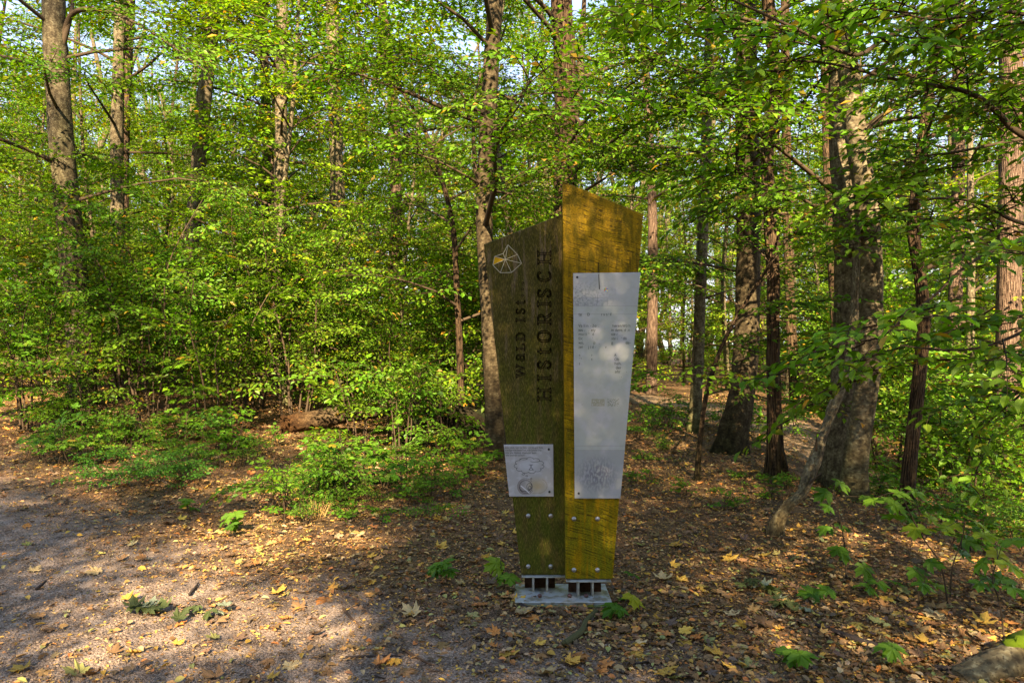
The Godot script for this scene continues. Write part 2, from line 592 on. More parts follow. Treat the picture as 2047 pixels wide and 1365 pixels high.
# a flat spray of leaves: a twig along +x with side twigs, leaves set alternately
func spray(seed_: int, length: float, leaf: float, sides: int, cheap: bool, maple := false) -> ArrayMesh:
	var r := RandomNumberGenerator.new()
	r.seed = seed_
	var s := Soup.new()
	s.smooth = false
	var tw := Soup.new()
	var twigs := [[Vector3.ZERO, Vector3(length, -length * 0.10, r.randf_range(-0.08, 0.08) * length)]]
	for k in sides:
		var t := (k + 0.7) / (sides + 0.6)
		var p: Vector3 = (twigs[0][1] as Vector3) * t
		var sg := 1.0 if k % 2 == 0 else -1.0
		var l := length * 0.62 * (1.0 - t * 0.72) * r.randf_range(0.75, 1.2)
		var a := deg_to_rad(r.randf_range(38, 62)) * sg
		twigs.append([p, p + Vector3(cos(a) * l, r.randf_range(-0.22, 0.12) * l, sin(a) * l)])
	for tg in twigs:
		var a: Vector3 = tg[0]
		var b: Vector3 = tg[1]
		var l := a.distance_to(b)
		var bend := Vector3(0, l * 0.06, 0)
		tube(tw, PackedVector3Array([a, (a + b) * 0.5 + bend, b]), PackedFloat32Array([0.0035 + length * 0.002, 0.0025 + length * 0.001, 0.001]), 3)
		var n := maxi(2, int(l / (leaf * (0.62 if not maple else 0.9))))
		var dir := (b - a).normalized()
		for k in n:
			var t := (k + 0.6) / n
			if t < 0.12:
				continue
			var sg := 1.0 if k % 2 == 0 else -1.0
			var p := a.lerp(b, t) + bend * 4.0 * t * (1.0 - t)
			var turn := deg_to_rad(r.randf_range(30, 70)) * sg
			if k == n - 1:
				turn *= 0.2
			var d := dir.rotated(Vector3.UP, turn)
			d.y += r.randf_range(-0.55, 0.18)
			var up := Vector3(r.randf_range(-0.55, 0.55), 1.0, r.randf_range(-0.55, 0.55)).normalized()
			var size := leaf * r.randf_range(0.7, 1.2)
			if maple:
				lobed_leaf(s, p + d * leaf * 0.4, d, up, size * 1.15, green(r))
			else:
				oval_leaf(s, p + d * 0.008, d, up, size, r.randf_range(0.52, 0.66), green(r), cheap)
	var m := ArrayMesh.new()
	s.add_to(m, M.leaf)
	tw.add_to(m, M.twig)
	return m

class Scatter:
	var b := PackedFloat32Array()
	var count := 0
	func put(t: Transform3D, c: Color) -> void:
		var x := t.basis.x
		var y := t.basis.y
		var z := t.basis.z
		var o := t.origin
		b.append_array(PackedFloat32Array([x.x, y.x, z.x, o.x, x.y, y.y, z.y, o.y, x.z, y.z, z.z, o.z, c.r, c.g, c.b, 1.0]))
		count += 1

func scatter_node(called: String, sc: Scatter, m: Mesh, parent: Node) -> MultiMeshInstance3D:
	if sc.count == 0:
		return null
	var mm := MultiMesh.new()
	mm.transform_format = MultiMesh.TRANSFORM_3D
	mm.use_colors = true
	mm.mesh = m
	mm.instance_count = sc.count
	mm.buffer = sc.b
	var o := MultiMeshInstance3D.new()
	o.name = called if parent != self else numbered(called)
	o.multimesh = mm
	parent.add_child(o, true)
	o.set_meta("kind", "stuff")
	return o

func facing(dir: Vector3, tilt: Vector3, size: float, at: Vector3) -> Transform3D:   # x along dir, y roughly up
	var x := dir.normalized()
	var z := x.cross((Vector3.UP + tilt).normalized()).normalized()
	var y := z.cross(x)
	return Transform3D(Basis(x * size, y * size, z * size), at)

# ---------------------------------------------------------------- trees

func tint(base: Color, r: RandomNumberGenerator, spread := 0.25) -> Color:
	var k := 1.0 + r.randf_range(-spread, spread)
	return Color(base.r * k * r.randf_range(0.88, 1.14), base.g * k, base.b * k * r.randf_range(0.8, 1.2))

# leaves along a limb
func dress(limb: PackedVector3Array, from: float, per_metre: float, size: float, sets: Array, col: Color, r: RandomNumberGenerator, spread := 1.0) -> void:
	var total := 0.0
	for k in limb.size() - 1:
		total += limb[k].distance_to(limb[k + 1])
	var n := int(total * (1.0 - from) * per_metre)
	for k in n:
		var t := from + (1.0 - from) * (k + r.randf()) / n
		var f := t * (limb.size() - 1)
		var i := mini(int(f), limb.size() - 2)
		var p := limb[i].lerp(limb[i + 1], f - i)
		var d := (limb[i + 1] - limb[i]).normalized()
		d = d.rotated(Vector3.UP, r.randf_range(-1.25, 1.25) * spread)
		d.y = d.y * 0.4 + r.randf_range(-0.28, 0.18)
		var off := Vector3(r.randf_range(-0.1, 0.1), r.randf_range(-0.12, 0.10), r.randf_range(-0.1, 0.1)) * size
		sets[r.randi() % sets.size()].put(facing(d, Vector3(r.randf_range(-0.3, 0.3), 0, r.randf_range(-0.3, 0.3)), size * r.randf_range(0.75, 1.25), p + off), tint(col, r))

func limb_path(p: Vector3, az: float, el: float, length: float, r: RandomNumberGenerator) -> PackedVector3Array:
	var out := PackedVector3Array([p])
	var n := maxi(4, int(length / 0.45))
	var e := el
	var a := az
	for k in n:
		out.append(out[-1] + Vector3(cos(a) * cos(e), sin(e), sin(a) * cos(e)) * length / n)
		e -= 0.55 / n * r.randf_range(0.3, 1.6)
		a += r.randf_range(-0.22, 0.22)
	return out

# o: the thing; path: trunk control points in its own axes; the crown hangs on limbs set round the trunk from height low to high
func grow(o: Node3D, path: Array, r0: float, r1: float, bark_: Material, moss: Color, spec: Dictionary) -> void:
	var r := RandomNumberGenerator.new()
	r.seed = spec.get("seed", 1)
	var pts := curve_points(path, spec.get("step", 0.22))
	var rad := taper(pts.size(), r0, r1, 0.85)
	var s := Soup.new()
	tube(s, pts, rad, spec.get("sides", 14), 0.13, spec.get("flare", 0.7), moss, r.randf() * 40.0)
	part("trunk", s.mesh(), bark_, o)
	var kinds: Array = spec.get("sprays", sprays_mid)
	var sets := []
	for k in kinds.size():
		sets.append(Scatter.new())
	var limbs: int = spec.get("limbs", 12)
	var low: float = spec.get("low", 1.5)
	var top := pts[-1].y
	var col: Color = spec.get("tint", Color(1, 1, 1))
	var ls := Soup.new()
	for k in limbs:
		var t := (k + r.randf() * 0.8) / limbs
		var h := lerpf(low, top, t)
		var i := 0
		while i < pts.size() - 2 and pts[i + 1].y < h:
			i += 1
		if h > spec.get("thin_from", 99.0) and k % 3 != 0:
			continue
		var reach: float = spec.get("reach", 2.2) * (1.0 - 0.6 * t * t) * r.randf_range(0.65, 1.2)
		var az: float = k * 2.399 + r.randf_range(-0.5, 0.5)
		if spec.has("toward") and r.randf() < 0.5:
			az = spec.toward + r.randf_range(-0.9, 0.9)
		var lp := limb_path(pts[i], az, lerpf(0.25, 0.95, t) + r.randf_range(-0.15, 0.15), reach, r)
		var lr := minf(rad[i] * 0.5, 0.012 + reach * 0.008)
		if spec.get("parts", true):
			var one := Soup.new()
			tube(one, lp, taper(lp.size(), lr, 0.004), 6)
			part("limb", one.mesh(), M.limb, o)
		else:
			tube(ls, lp, taper(lp.size(), lr, 0.006), 4)
		dress(lp, 0.22, spec.get("dense", 6.0), spec.get("size", 1.0), sets, col, r)
	for extra in spec.get("extra", []):     # limbs read off the photograph
		var lp := curve_points(extra[0], 0.12)
		var one := Soup.new()
		tube(one, lp, taper(lp.size(), extra[1], 0.004), 8, 0.15)
		part("limb", one.mesh(), M.limb, o)
		if extra[2] > 0.0:
			dress(lp, extra[3], extra[2], spec.get("size", 1.0), sets, col, r)
	if not ls.v.is_empty():
		part("limbs", ls.mesh(), M.limb, o).set_meta("kind", "stuff")
	for k in kinds.size():
		scatter_node("crown", sets[k], kinds[k], o)

# a tree whose trunk was read off the photograph: pixels from the foot upwards at one depth, then on up to a height
func photo_tree(called: String, label: String, px: Array, d: float, w0: float, w1: float, height: float, bark_: Material, spec: Dictionary) -> Node3D:
	var foot := P(px[0][0], px[0][1], d)
	foot.y = gh(foot.x, foot.z)
	var o := thing(called, label, "tree", foot, spec.get("group", ""))
	var path := [Vector3(0, -0.12, 0)]
	for k in range(1, px.size()):
		path.append(P(px[k][0], px[k][1], d + (px[k][2] if px[k].size() > 2 else 0.0)) - foot)
	var lean: Vector3 = path[-1] - path[-2]
	var up: float = height - path[-1].y
	if up > 0.0:
		var slide := Vector3(lean.x, 0, lean.z) / maxf(lean.y, 0.1) * 0.5
		path.append(path[-1] + Vector3(slide.x * up * 0.5 + 0.1, up * 0.5, slide.z * up * 0.5))
		path.append(path[-1] + Vector3(slide.x * up * 0.3, up * 0.5, 0.1))
	var ex := []
	for e in spec.get("branches", []):
		var q := []
		for a in e[0]:
			q.append(P(a[0], a[1], a[2]) - foot)
		ex.append([q, e[1], e[2], e[3]])
	spec["extra"] = ex
	spec["thin_from"] = 6.5
	grow(o, path, w0, w1, bark_, spec.get("moss", Color(0.75, 0.95, 0.55)), spec)
	return o

# a bush of several thin stems
func shrub(called: String, label: String, at: Vector2, height: float, stems: int, seed_: int, kinds: Array, size: float, dense: float, col: Color, group: String) -> Node3D:
	var r := RandomNumberGenerator.new()
	r.seed = seed_
	var o := thing(called, label, "shrub", Vector3(at.x, gh(at.x, at.y), at.y), group)
	var sets := []
	for k in kinds.size():
		sets.append(Scatter.new())
	for k in stems:
		var az := k * 2.4 + r.randf()
		var h := height * r.randf_range(0.6, 1.1)
		var out := r.randf_range(0.1, 0.32) * h
		var foot := Vector3(cos(az), 0, sin(az)) * r.randf_range(0.03, 0.18)
		var pts := curve_points([foot + Vector3(0, -0.08, 0), foot + Vector3(cos(az) * out * 0.25, h * 0.35, sin(az) * out * 0.25), foot + Vector3(cos(az + 0.4) * out * 0.6, h * 0.7, sin(az + 0.4) * out * 0.6), foot + Vector3(cos(az) * out * 1.2, h, sin(az) * out * 1.2)], 0.2)
		var s := Soup.new()
		tube(s, pts, taper(pts.size(), 0.008 + h * 0.004, 0.004), 6, 0.2)
		part("stem", s.mesh(), M.limb, o)
		var n := 4 + int(h * 1.6)
		for j in n:
			var t := 0.22 + 0.75 * (j + r.randf()) / n
			var i := mini(int(t * pts.size()), pts.size() - 2)
			var lp := limb_path(pts[i], r.randf() * TAU, r.randf_range(0.1, 0.7), h * r.randf_range(0.18, 0.34), r)
			var tw := Soup.new()
			dress(lp, 0.1, dense, size, sets, col, r)
		dress(pts, 0.35, dense, size, sets, col, r, 2.4)
	for k in kinds.size():
		scatter_node("foliage", sets[k], kinds[k], o)
	return o

func again(src: Node3D, at: Vector3, turn: float, size: float, label: String, group: String) -> Node3D:
	var o: Node3D = src.duplicate()
	var base: String = src.get_meta("kind_name")
	o.name = numbered(base)
	add_child(o, true)
	o.position = at
	o.rotation = Vector3(0, turn, 0)
	o.scale = Vector3.ONE * size
	o.set_meta("label", label)
	o.set_meta("group", group)
	return o

func where_word(p: Vector3) -> String:
	var px := p.x / -p.z * F + 1023.5
	if px < -60 or px > 2110:
		return "beyond the edge of the view"
	if px < 480:
		return "behind the leaning grey trunk at far left"
	if px < 900:
		return "in the sunlit wood left of the sign"
	if px < 1300:
		return "in the wood straight behind the sign"
	if px < 1650:
		return "beyond the far footpath right of the sign"
	return "down the slope at the right edge"

func _ready() -> void:
	# ------------------------------------------------ camera, sky, sun, exposure
	var cam := Camera3D.new()
	cam.name = "camera"
	cam.position = Vector3(0, EYE, 0)
	cam.fov = rad_to_deg(2.0 * atan(682.5 / F))
	cam.near = 0.05
	cam.far = 400.0
	cam.current = true
	add_child(cam)
	var env := Environment.new()
	env.background_mode = Environment.BG_SKY
	var psm := ProceduralSkyMaterial.new()
	psm.sky_top_color = Color(0.58, 0.68, 0.88)
	psm.sky_horizon_color = Color(0.97, 0.95, 0.92)
	psm.sky_curve = 0.12
	psm.ground_bottom_color = Color(0.20, 0.20, 0.14)
	psm.ground_horizon_color = Color(0.62, 0.66, 0.62)
	psm.sky_energy_multiplier = 0.7
	var sky := Sky.new()
	sky.sky_material = psm
	env.sky = sky
	env.tonemap_mode = Environment.TONE_MAPPER_LINEAR
	env.tonemap_exposure = 6.3
	env.sdfgi_enabled = true
	env.ssao_enabled = true
	env.ssil_enabled = true
	var we := WorldEnvironment.new()
	we.name = "daylight"
	we.environment = env
	add_child(we)
	var sun := DirectionalLight3D.new()
	sun.name = "sun"
	sun.rotation_degrees = Vector3(-35.0, 1.0, 0)
	sun.light_color = Color(1.0, 0.915, 0.78)
	sun.light_energy = 1.6
	sun.light_angular_distance = 0.53
	sun.shadow_enabled = true
	add_child(sun)

	rng.seed = 77
	bump_noise.seed = 5
	bump_noise.frequency = 0.11
	bump_noise.fractal_octaves = 3
	# ------------------------------------------------ materials
	M.leaf = leaf_material(0.42, Color(0.95, 1.0, 0.35))
	M.litter = leaf_material(0.75, Color(0.5, 0.42, 0.3))
	M.twig = mat(Color(0.20, 0.15, 0.10), 0.9)
	M.limb = mat(Color(0.27, 0.22, 0.16), 0.9)
	M.beech = bark(61, 0)
	M.beech.albedo_color = Color(0.86, 0.86, 0.82)
	M.rough = bark(71, 1)
	M.rough.albedo_color = Color(0.66, 0.65, 0.57)
	M.pine = M.rough.duplicate()
	M.pine.albedo_color = Color(0.84, 0.85, 0.83)
	M.dark2 = M.beech.duplicate()
	M.dark2.albedo_color = Color(0.70, 0.70, 0.66)
	M.dark = M.beech.duplicate()
	M.dark.albedo_color = Color(0.62, 0.60, 0.54)
	M.ground = ground_material()
	M.wood_left = wood_left()
	M.wood_yellow = wood_yellow()
	M.print_big = print_big()
	M.print_small = print_small()
	for k in 3:
		sprays_near.append(spray(100 + k, 0.62, 0.068, 6, false))
		sprays_mid.append(spray(200 + k, 0.85, 0.075, 7, true))
		sprays_far.append(spray(300 + k, 1.5, 0.125, 9, true))
	for k in 2:
		maple_sprays.append(spray(400 + k, 0.42, 0.085, 4, false, true))

	ground()
	trees()
	bushes()
	wood_behind()
	sign_board()
	floor_things()
	litter()
	single_out()

const MARKS := [[-70, "left edge"], [165, "leaning beech"], [400, "pale trunk"], [680, "mottled trunk"], [985, "slender beech"], [1140, "forked trunk"], [1470, "broad-footed beech"], [1690, "twin beeches"], [2012, "edge pole"], [2110, "right edge"]]
const RANK := ["first", "second", "third", "fourth", "fifth", "sixth", "seventh", "eighth", "ninth", "tenth", "eleventh", "twelfth", "thirteenth", "fourteenth", "fifteenth", "sixteenth", "seventeenth", "eighteenth", "nineteenth", "twentieth", "twenty-first", "twenty-second", "twenty-third", "twenty-fourth", "twenty-fifth", "twenty-sixth", "twenty-seventh", "twenty-eighth", "twenty-ninth", "thirtieth", "thirty-first", "thirty-second", "thirty-third", "thirty-fourth", "thirty-fifth", "thirty-sixth", "thirty-seventh", "thirty-eighth", "thirty-ninth", "fortieth", "forty-first", "forty-second", "forty-third", "forty-fourth", "forty-fifth"]

# tell alike plants apart by the trunks they stand between, counted from the left
func single_out() -> void:
	var kinds := {"young_beech": ["slim leafy young beech", "young beeches of the wood"], "tall_beech": ["tall thin beech trunk", "tall beeches of the wood"], "thicket_shrub": ["leafy thicket shrub", "shrubs of the left thicket"], "slope_shrub": ["leafy slope shrub", "shrubs of the right slope"], "low_plant": ["soft green seedling", "seedlings at the thicket's edge"], "slope_plant": ["low green bank plant", "plants on the right bank"], "floor_plant": ["tiny green seedling", "tiny seedlings right of the sign"]}
	for kind in kinds:
		var gaps := {}
		for o in get_children():
			if not (o is Node3D) or not String(o.name).begins_with(kind):
				continue
			if o.position.z > -1.0:
				continue
			var px: float = o.position.x / -o.position.z * F + 1023.5
			if px <= MARKS[0][0] or px >= MARKS[-1][0]:
				continue
			for k in MARKS.size() - 1:
				if px < MARKS[k + 1][0]:
					if not gaps.has(k):
						gaps[k] = []
					gaps[k].append([px, o])
					break
		for k in gaps:
			var row: Array = gaps[k]
			row.sort_custom(func(a, b): return a[0] < b[0])
			for n in row.size():
				row[n][1].set_meta("label", "%s, %s from left between %s and %s" % [kinds[kind][0], RANK[mini(n, 44)], MARKS[k][1], MARKS[k + 1][1]])
				row[n][1].set_meta("group", kinds[kind][1])

# ---------------------------------------------------------------- ground

func ground() -> void:
	var s := Soup.new()
	var nx := 220
	var nz := 260
	var zs := []
	var xs := []
	for i in nx + 1:
		var u := i / float(nx) * 2.0 - 1.0
		xs.append(8.0 * u + 62.0 * pow(u, 5.0))
	for j in nz + 1:
		var u := j / float(nz)
		zs.append(6.0 - 24.0 * u - 90.0 * pow(u, 5.0) + 40.0 * pow(1.0 - u, 9.0))
	for j in nz + 1:
		for i in nx + 1:
			var x: float = xs[i]
			var z: float = zs[j]
			var g := gravel(x, z)
			var b := back_path(x, z)
			var h := gh(x, z)
			var e := 0.05
			s.v.append(Vector3(x, h, z))
			s.n.append(Vector3(h - gh(x + e, z), e, h - gh(x, z + e)).normalized())
			var c := Color(0.26, 0.155, 0.08).lerp(Color(0.19, 0.135, 0.065), 0.5 + bump_noise.get_noise_2d(x * 9.0 + 90.0, z * 9.0))
			c = c.lerp(Color(0.36, 0.29, 0.23), g)
			c = c.lerp(Color(0.44, 0.335, 0.22), b * 0.85)
			s.c.append(c)
	for j in nz:
		for i in nx:
			var a := j * (nx + 1) + i
			var b := a + nx + 1
			# z falls with j: keep faces clockwise from above
			s.tri(a, b, a + 1)
			s.tri(a + 1, b, b + 1)
	var o := structure("forest_ground", s.mesh(), M.ground)
	tag(o, "forest floor of brown earth with a grey gravel path at lower left", "ground")

# ---------------------------------------------------------------- trees read off the photograph

func trees() -> void:
	photo_tree("beech_tree", "thick smooth grey beech leaning at far left with a branch arching right", [[165, 800], [160, 690], [148, 560], [136, 430], [122, 280], [112, 120], [106, 0]], 10.0, 0.185, 0.12, 15.0, M.dark2, {
		"seed": 3, "low": 2.8, "limbs": 26, "reach": 2.6, "dense": 6.0, "size": 1.0, "flare": 0.5, "tint": Color(1.0, 1.05, 1.0),
		"branches": [[[[112, 110, 10.0], [126, 70, 10.0], [140, 32, 9.95], [168, 18, 9.8], [220, 25, 9.6], [275, 48, 9.4], [340, 90, 9.2], [420, 150, 9.0]], 0.045, 5.0, 0.35], [[[112, 130, 10.0], [126, 80, 10.0], [138, 40, 10.0], [145, 0, 10.1], [150, -60, 10.2]], 0.06, 0.0, 0.5]]})
	photo_tree("pine_tree", "straight pinkish rough trunk between the two left birch-pale stems and the leaning grey beech", [[243, 640], [242, 500], [240, 360], [245, 200], [250, 90], [254, 0]], 16.0, 0.19, 0.13, 20.0, M.pine, {"seed": 4, "low": 9.0, "limbs": 12, "reach": 2.4, "parts": false, "flare": 0.2, "moss": Color(1, 1, 1)})
	photo_tree("pale_tree", "pale sunlit crooked trunk dotted with leaf shadows left of centre", [[372, 640], [380, 520], [390, 410], [400, 290], [408, 190], [420, 90], [428, 0]], 15.0, 0.18, 0.12, 17.0, M.beech, {"seed": 5, "low": 7.0, "limbs": 12, "reach": 2.4, "parts": false, "flare": 0.2, "moss": Color(1.25, 1.15, 1.0)})
	photo_tree("slim_tree", "slim brown trunk crossing the sunlit leaves right of the pale crooked trunk", [[535, 640], [534, 480], [533, 330], [530, 200], [526, 80], [524, 0]], 19.0, 0.14, 0.10, 17.0, M.rough, {"seed": 6, "low": 6.5, "limbs": 10, "reach": 2.2, "parts": false, "flare": 0.1})
	photo_tree("grey_tree", "grey mottled trunk standing midway between the left edge and the sign top", [[690, 690], [683, 540], [678, 430], [672, 310], [668, 160], [664, 0]], 14.0, 0.15, 0.11, 17.0, M.beech, {"seed": 7, "low": 6.0, "limbs": 12, "reach": 2.2, "parts": false, "flare": 0.2})
	photo_tree("beech_tree", "slender beech directly behind the dark board with its sunlit foot at the board's left", [[988, 915], [990, 860], [983, 720], [974, 560], [968, 420], [974, 250], [984, 100], [990, 0]], 7.9, 0.105, 0.075, 13.0, M.dark, {
		"seed": 8, "low": 2.2, "limbs": 24, "reach": 2.5, "toward": PI / 2, "dense": 6.5, "size": 0.95, "flare": 1.0, "moss": Color(1.0, 1.0, 0.9),
		"branches": [[[[962, 370, 7.9], [950, 340, 7.85], [946, 250, 7.8], [952, 180, 7.75], [968, 130, 7.8], [985, 60, 7.9]], 0.028, 0.0, 0.5],
			[[[974, 230, 7.9], [945, 215, 7.7], [905, 170, 7.4], [850, 140, 7.2]], 0.02, 8.0, 0.1], [[[966, 370, 7.9], [920, 345, 7.6], [870, 320, 7.4], [800, 300, 7.2]], 0.02, 8.0, 0.15],
			[[[985, 250, 7.9], [1020, 258, 7.7], [1060, 262, 7.5], [1110, 245, 7.3]], 0.018, 8.0, 0.1]]})
	photo_tree("beech_tree", "dark forked trunk rising above the peak of the dark board", [[1140, 890], [1138, 700], [1134, 500], [1130, 330], [1132, 200], [1128, 80], [1122, 0]], 9.6, 0.19, 0.12, 14.0, M.rough, {
		"seed": 9, "low": 2.6, "limbs": 26, "reach": 2.9, "toward": PI / 2, "dense": 6.0, "size": 1.0, "flare": 0.5,
		"branches": [[[[1140, 250, 9.6], [1156, 190, 9.6], [1162, 100, 9.6], [1168, 0, 9.6], [1170, -120, 9.6]], 0.085, 0.0, 0.6], [[[1150, 230, 9.5], [1200, 300, 8.9], [1270, 330, 8.4], [1330, 335, 8.0]], 0.025, 8.0, 0.2]]})
	photo_tree("beech_tree", "dark broad-footed leaning beech right of the white panel", [[1458, 908], [1470, 850], [1487, 760], [1494, 640], [1497, 480], [1495, 300], [1492, 120], [1490, 0]], 8.3, 0.155, 0.105, 14.0, M.dark, {
		"seed": 10, "low": 2.2, "limbs": 24, "reach": 2.5, "toward": PI / 2, "dense": 6.0, "flare": 0.9, "moss": Color(0.55, 0.62, 0.38),
		"branches": [[[[1478, 222, 8.3], [1440, 195, 8.0], [1400, 165, 7.6], [1347, 132, 7.2], [1290, 90, 6.9]], 0.03, 9.0, 0.3], [[[1480, 210, 8.3], [1420, 208, 7.9], [1370, 222, 7.4], [1330, 240, 7.2]], 0.02, 9.0, 0.2]]})
	photo_tree("slim_tree", "narrow dark trunk with a forked bend just right of the leaning-foot beech", [[1550, 955], [1549, 850], [1546, 720], [1546, 560], [1540, 430], [1534, 300], [1550, 220], [1548, 120], [1540, 40], [1536, 0]], 6.8, 0.068, 0.05, 10.0, M.rough, {
		"seed": 11, "low": 2.5, "limbs": 12, "reach": 1.7, "dense": 6.5, "size": 0.9, "flare": 1.1, "moss": Color(0.6, 0.65, 0.4),
		"branches": [[[[1534, 275, 6.8], [1520, 258, 6.75], [1508, 235, 6.7], [1500, 190, 6.6]], 0.025, 6.0, 0.5]]})
	photo_tree("slim_tree", "slim trunk nearest the white panel on its right, before the footpath", [[1386, 870], [1394, 760], [1400, 600], [1406, 440], [1412, 280], [1418, 120], [1420, 0]], 10.2, 0.09, 0.065, 11.0, M.beech, {"seed": 12, "low": 1.8, "limbs": 16, "reach": 1.9, "dense": 6.0, "flare": 0.5})
	photo_tree("beech_tree", "stout left trunk of the twin beeches behind the dead snag", [[1672, 945], [1684, 840], [1692, 700], [1694, 560], [1690, 400], [1684, 260], [1682, 120], [1684, 0]], 6.6, 0.125, 0.085, 14.0, M.beech, {
		"seed": 13, "low": 2.2, "limbs": 20, "toward": PI / 2, "reach": 2.1, "dense": 6.0, "flare": 1.0, "moss": Color(0.7, 0.75, 0.5),
		"branches": [[[[1692, 420, 6.5], [1633, 414, 6.0], [1585, 385, 5.7], [1512, 363, 5.3], [1470, 330, 5.1]], 0.022, 9.0, 0.2]]})
	photo_tree("beech_tree", "right trunk of the twin beeches, bright patch of sun on its upper fork", [[1700, 988], [1716, 880], [1738, 740], [1742, 600], [1740, 470], [1722, 330], [1706, 230], [1698, 140], [1690, 0]], 6.1, 0.10, 0.075, 14.0, M.beech, {
		"seed": 14, "low": 3.0, "limbs": 12, "reach": 2.0, "dense": 6.0, "flare": 0.5, "moss": Color(0.7, 0.75, 0.5),
		"branches": [[[[1722, 290, 6.1], [1740, 255, 6.0], [1770, 225, 5.9], [1798, 170, 5.8], [1830, 110, 5.7]], 0.03, 8.0, 0.5]]})
	photo_tree("slim_tree", "dark bending slim trunk between the twin beeches and the right edge pole", [[1808, 1000], [1822, 900], [1838, 760], [1848, 640], [1838, 540], [1826, 460], [1834, 380], [1846, 280], [1856, 200]], 5.9, 0.06, 0.035, 6.5, M.rough, {
		"seed": 15, "low": 2.2, "limbs": 12, "reach": 1.6, "dense": 6.5, "size": 0.85, "flare": 0.5, "moss": Color(0.6, 0.6, 0.4)})
	photo_tree("pine_tree", "tall straight brown pole trunk at the far right edge", [[2012, 1030], [2014, 800], [2018, 600], [2022, 350], [2022, 100], [2022, 0]], 10.6, 0.17, 0.14, 20.0, M.pine, {"seed": 16, "low": 8.5, "limbs": 14, "reach": 2.6, "parts": false, "flare": 0.3, "moss": Color(1.1, 0.95, 0.85)})
	photo_tree("pine_tree", "straight brown trunk left of the far right pole, partly behind leaves", [[1906, 850], [1910, 640], [1916, 400], [1918, 200], [1918, 0]], 14.0, 0.13, 0.10, 19.0, M.pine, {"seed": 17, "low": 7.5, "limbs": 12, "reach": 2.4, "parts": false, "flare": 0.2, "moss": Color(1.1, 0.95, 0.85)})
	photo_tree("slim_tree", "thin straight trunk seen between the leaning-foot beech and the twin beeches", [[1590, 830], [1580, 600], [1574, 400], [1572, 200], [1570, 0]], 15.0, 0.11, 0.08, 16.0, M.rough, {"seed": 18, "low": 6.0, "limbs": 10, "reach": 2.2, "parts": false, "flare": 0.1})
	photo_tree("slim_tree", "thin shadowed trunk left of the twin beeches' foot", [[1676, 800], [1672, 640], [1664, 500], [1655, 300], [1650, 0]], 12.5, 0.10, 0.07, 15.0, M.rough, {"seed": 19, "low": 6.0, "limbs": 10, "reach": 2.2, "parts": false, "flare": 0.1})
	photo_tree("slim_tree", "sapling with a dark stem leaning in front of the footpath right of the panel", [[1392, 962], [1400, 880], [1412, 790], [1440, 700], [1470, 640], [1500, 590]], 6.6, 0.028, 0.012, 2.4, M.rough, {"seed": 20, "low": 0.9, "limbs": 9, "reach": 1.1, "dense": 8.0, "size": 0.8, "flare": 0.2})
	photo_tree("slim_tree", "thin dark stem behind the leaves left of the dark board", [[925, 790], [918, 680], [912, 560], [905, 450], [880, 350], [840, 240], [790, 160]], 9.0, 0.055, 0.02, 5.0, M.rough, {"seed": 23, "low": 1.6, "limbs": 12, "reach": 1.6, "dense": 7.0, "size": 0.9, "flare": 0.2})
	# a tree beyond the right edge whose limbs hang into the view
	var o := thing("beech_tree", "boughs of a beech hanging in from beyond the right edge", "tree", Vector3(5.2, gh(5.2, -4.4), -4.4))
	var foot := o.position
	var lines := [
		[[[2400, 330, 4.4], [2200, 320, 4.4], [2047, 271, 4.4], [1990, 220, 4.35], [1933, 183, 4.3], [1801, 161, 4.2], [1666, 128, 4.1], [1560, 120, 4.0]], 0.030, 6.5, 0.25],
		[[[2400, 480, 4.4], [2200, 470, 4.3], [2047, 447, 4.2], [1962, 407, 4.1], [1896, 396, 4.05], [1823, 399, 4.0], [1780, 390, 3.9]], 0.022, 7.0, 0.3],
		[[[2380, 250, 4.4], [2200, 262, 4.5], [2047, 278, 4.6], [1911, 304, 4.7], [1852, 311, 4.8], [1760, 330, 4.9]], 0.02, 7.0, 0.35],
		[[[2300, 60, 4.3], [2100, -60, 4.2], [1800, 60, 4.0], [1713, 110, 3.9], [1611, 66, 3.9], [1482, 7, 3.9], [1400, -30, 3.9]], 0.028, 6.5, 0.3],
		[[[2350, 160, 4.3], [2150, 60, 4.0], [1990, 20, 3.8], [1880, 40, 3.7], [1780, 20, 3.6]], 0.02, 6.5, 0.3],
		[[[2300, 420, 4.3], [2080, 470, 3.9], [1950, 520, 3.7], [1870, 590, 3.6], [1780, 660, 3.5], [1720, 720, 3.45]], 0.016, 6.5, 0.4],
		[[[2300, 560, 4.3], [2100, 640, 3.8], [1980, 690, 3.6], [1890, 700, 3.5], [1800, 690, 3.5]], 0.016, 6.5, 0.35],
		[[[2300, 600, 4.4], [2130, 720, 4.0], [2040, 790, 3.9], [1960, 860, 3.9]], 0.016, 6.0, 0.4]]
	var ex := []
	for e in lines:
		var q := []
		for a in e[0]:
			q.append(P(a[0], a[1], a[2]) - foot)
		ex.append([q, e[1], e[2], e[3]])
	grow(o, [Vector3(0, -0.1, 0), Vector3(0.05, 2, 0), Vector3(0, 4.5, 0.1), Vector3(-0.1, 8, 0)], 0.16, 0.09, M.beech, Color(0.8, 0.9, 0.6), {"seed": 21, "low": 3.4, "limbs": 14, "reach": 2.8, "dense": 6.0, "toward": PI, "sprays": sprays_near, "extra": ex})
	# the dead snag: a broken leaning stem, bent at its foot
	var f0 := P(1552, 1078, 4.75)
	f0.y = gh(f0.x, f0.z)
	var snag := thing("dead_snag", "bare dead leaning stem, crooked at its foot, in front of the twin beeches", "dead tree", f0)
	var way := []
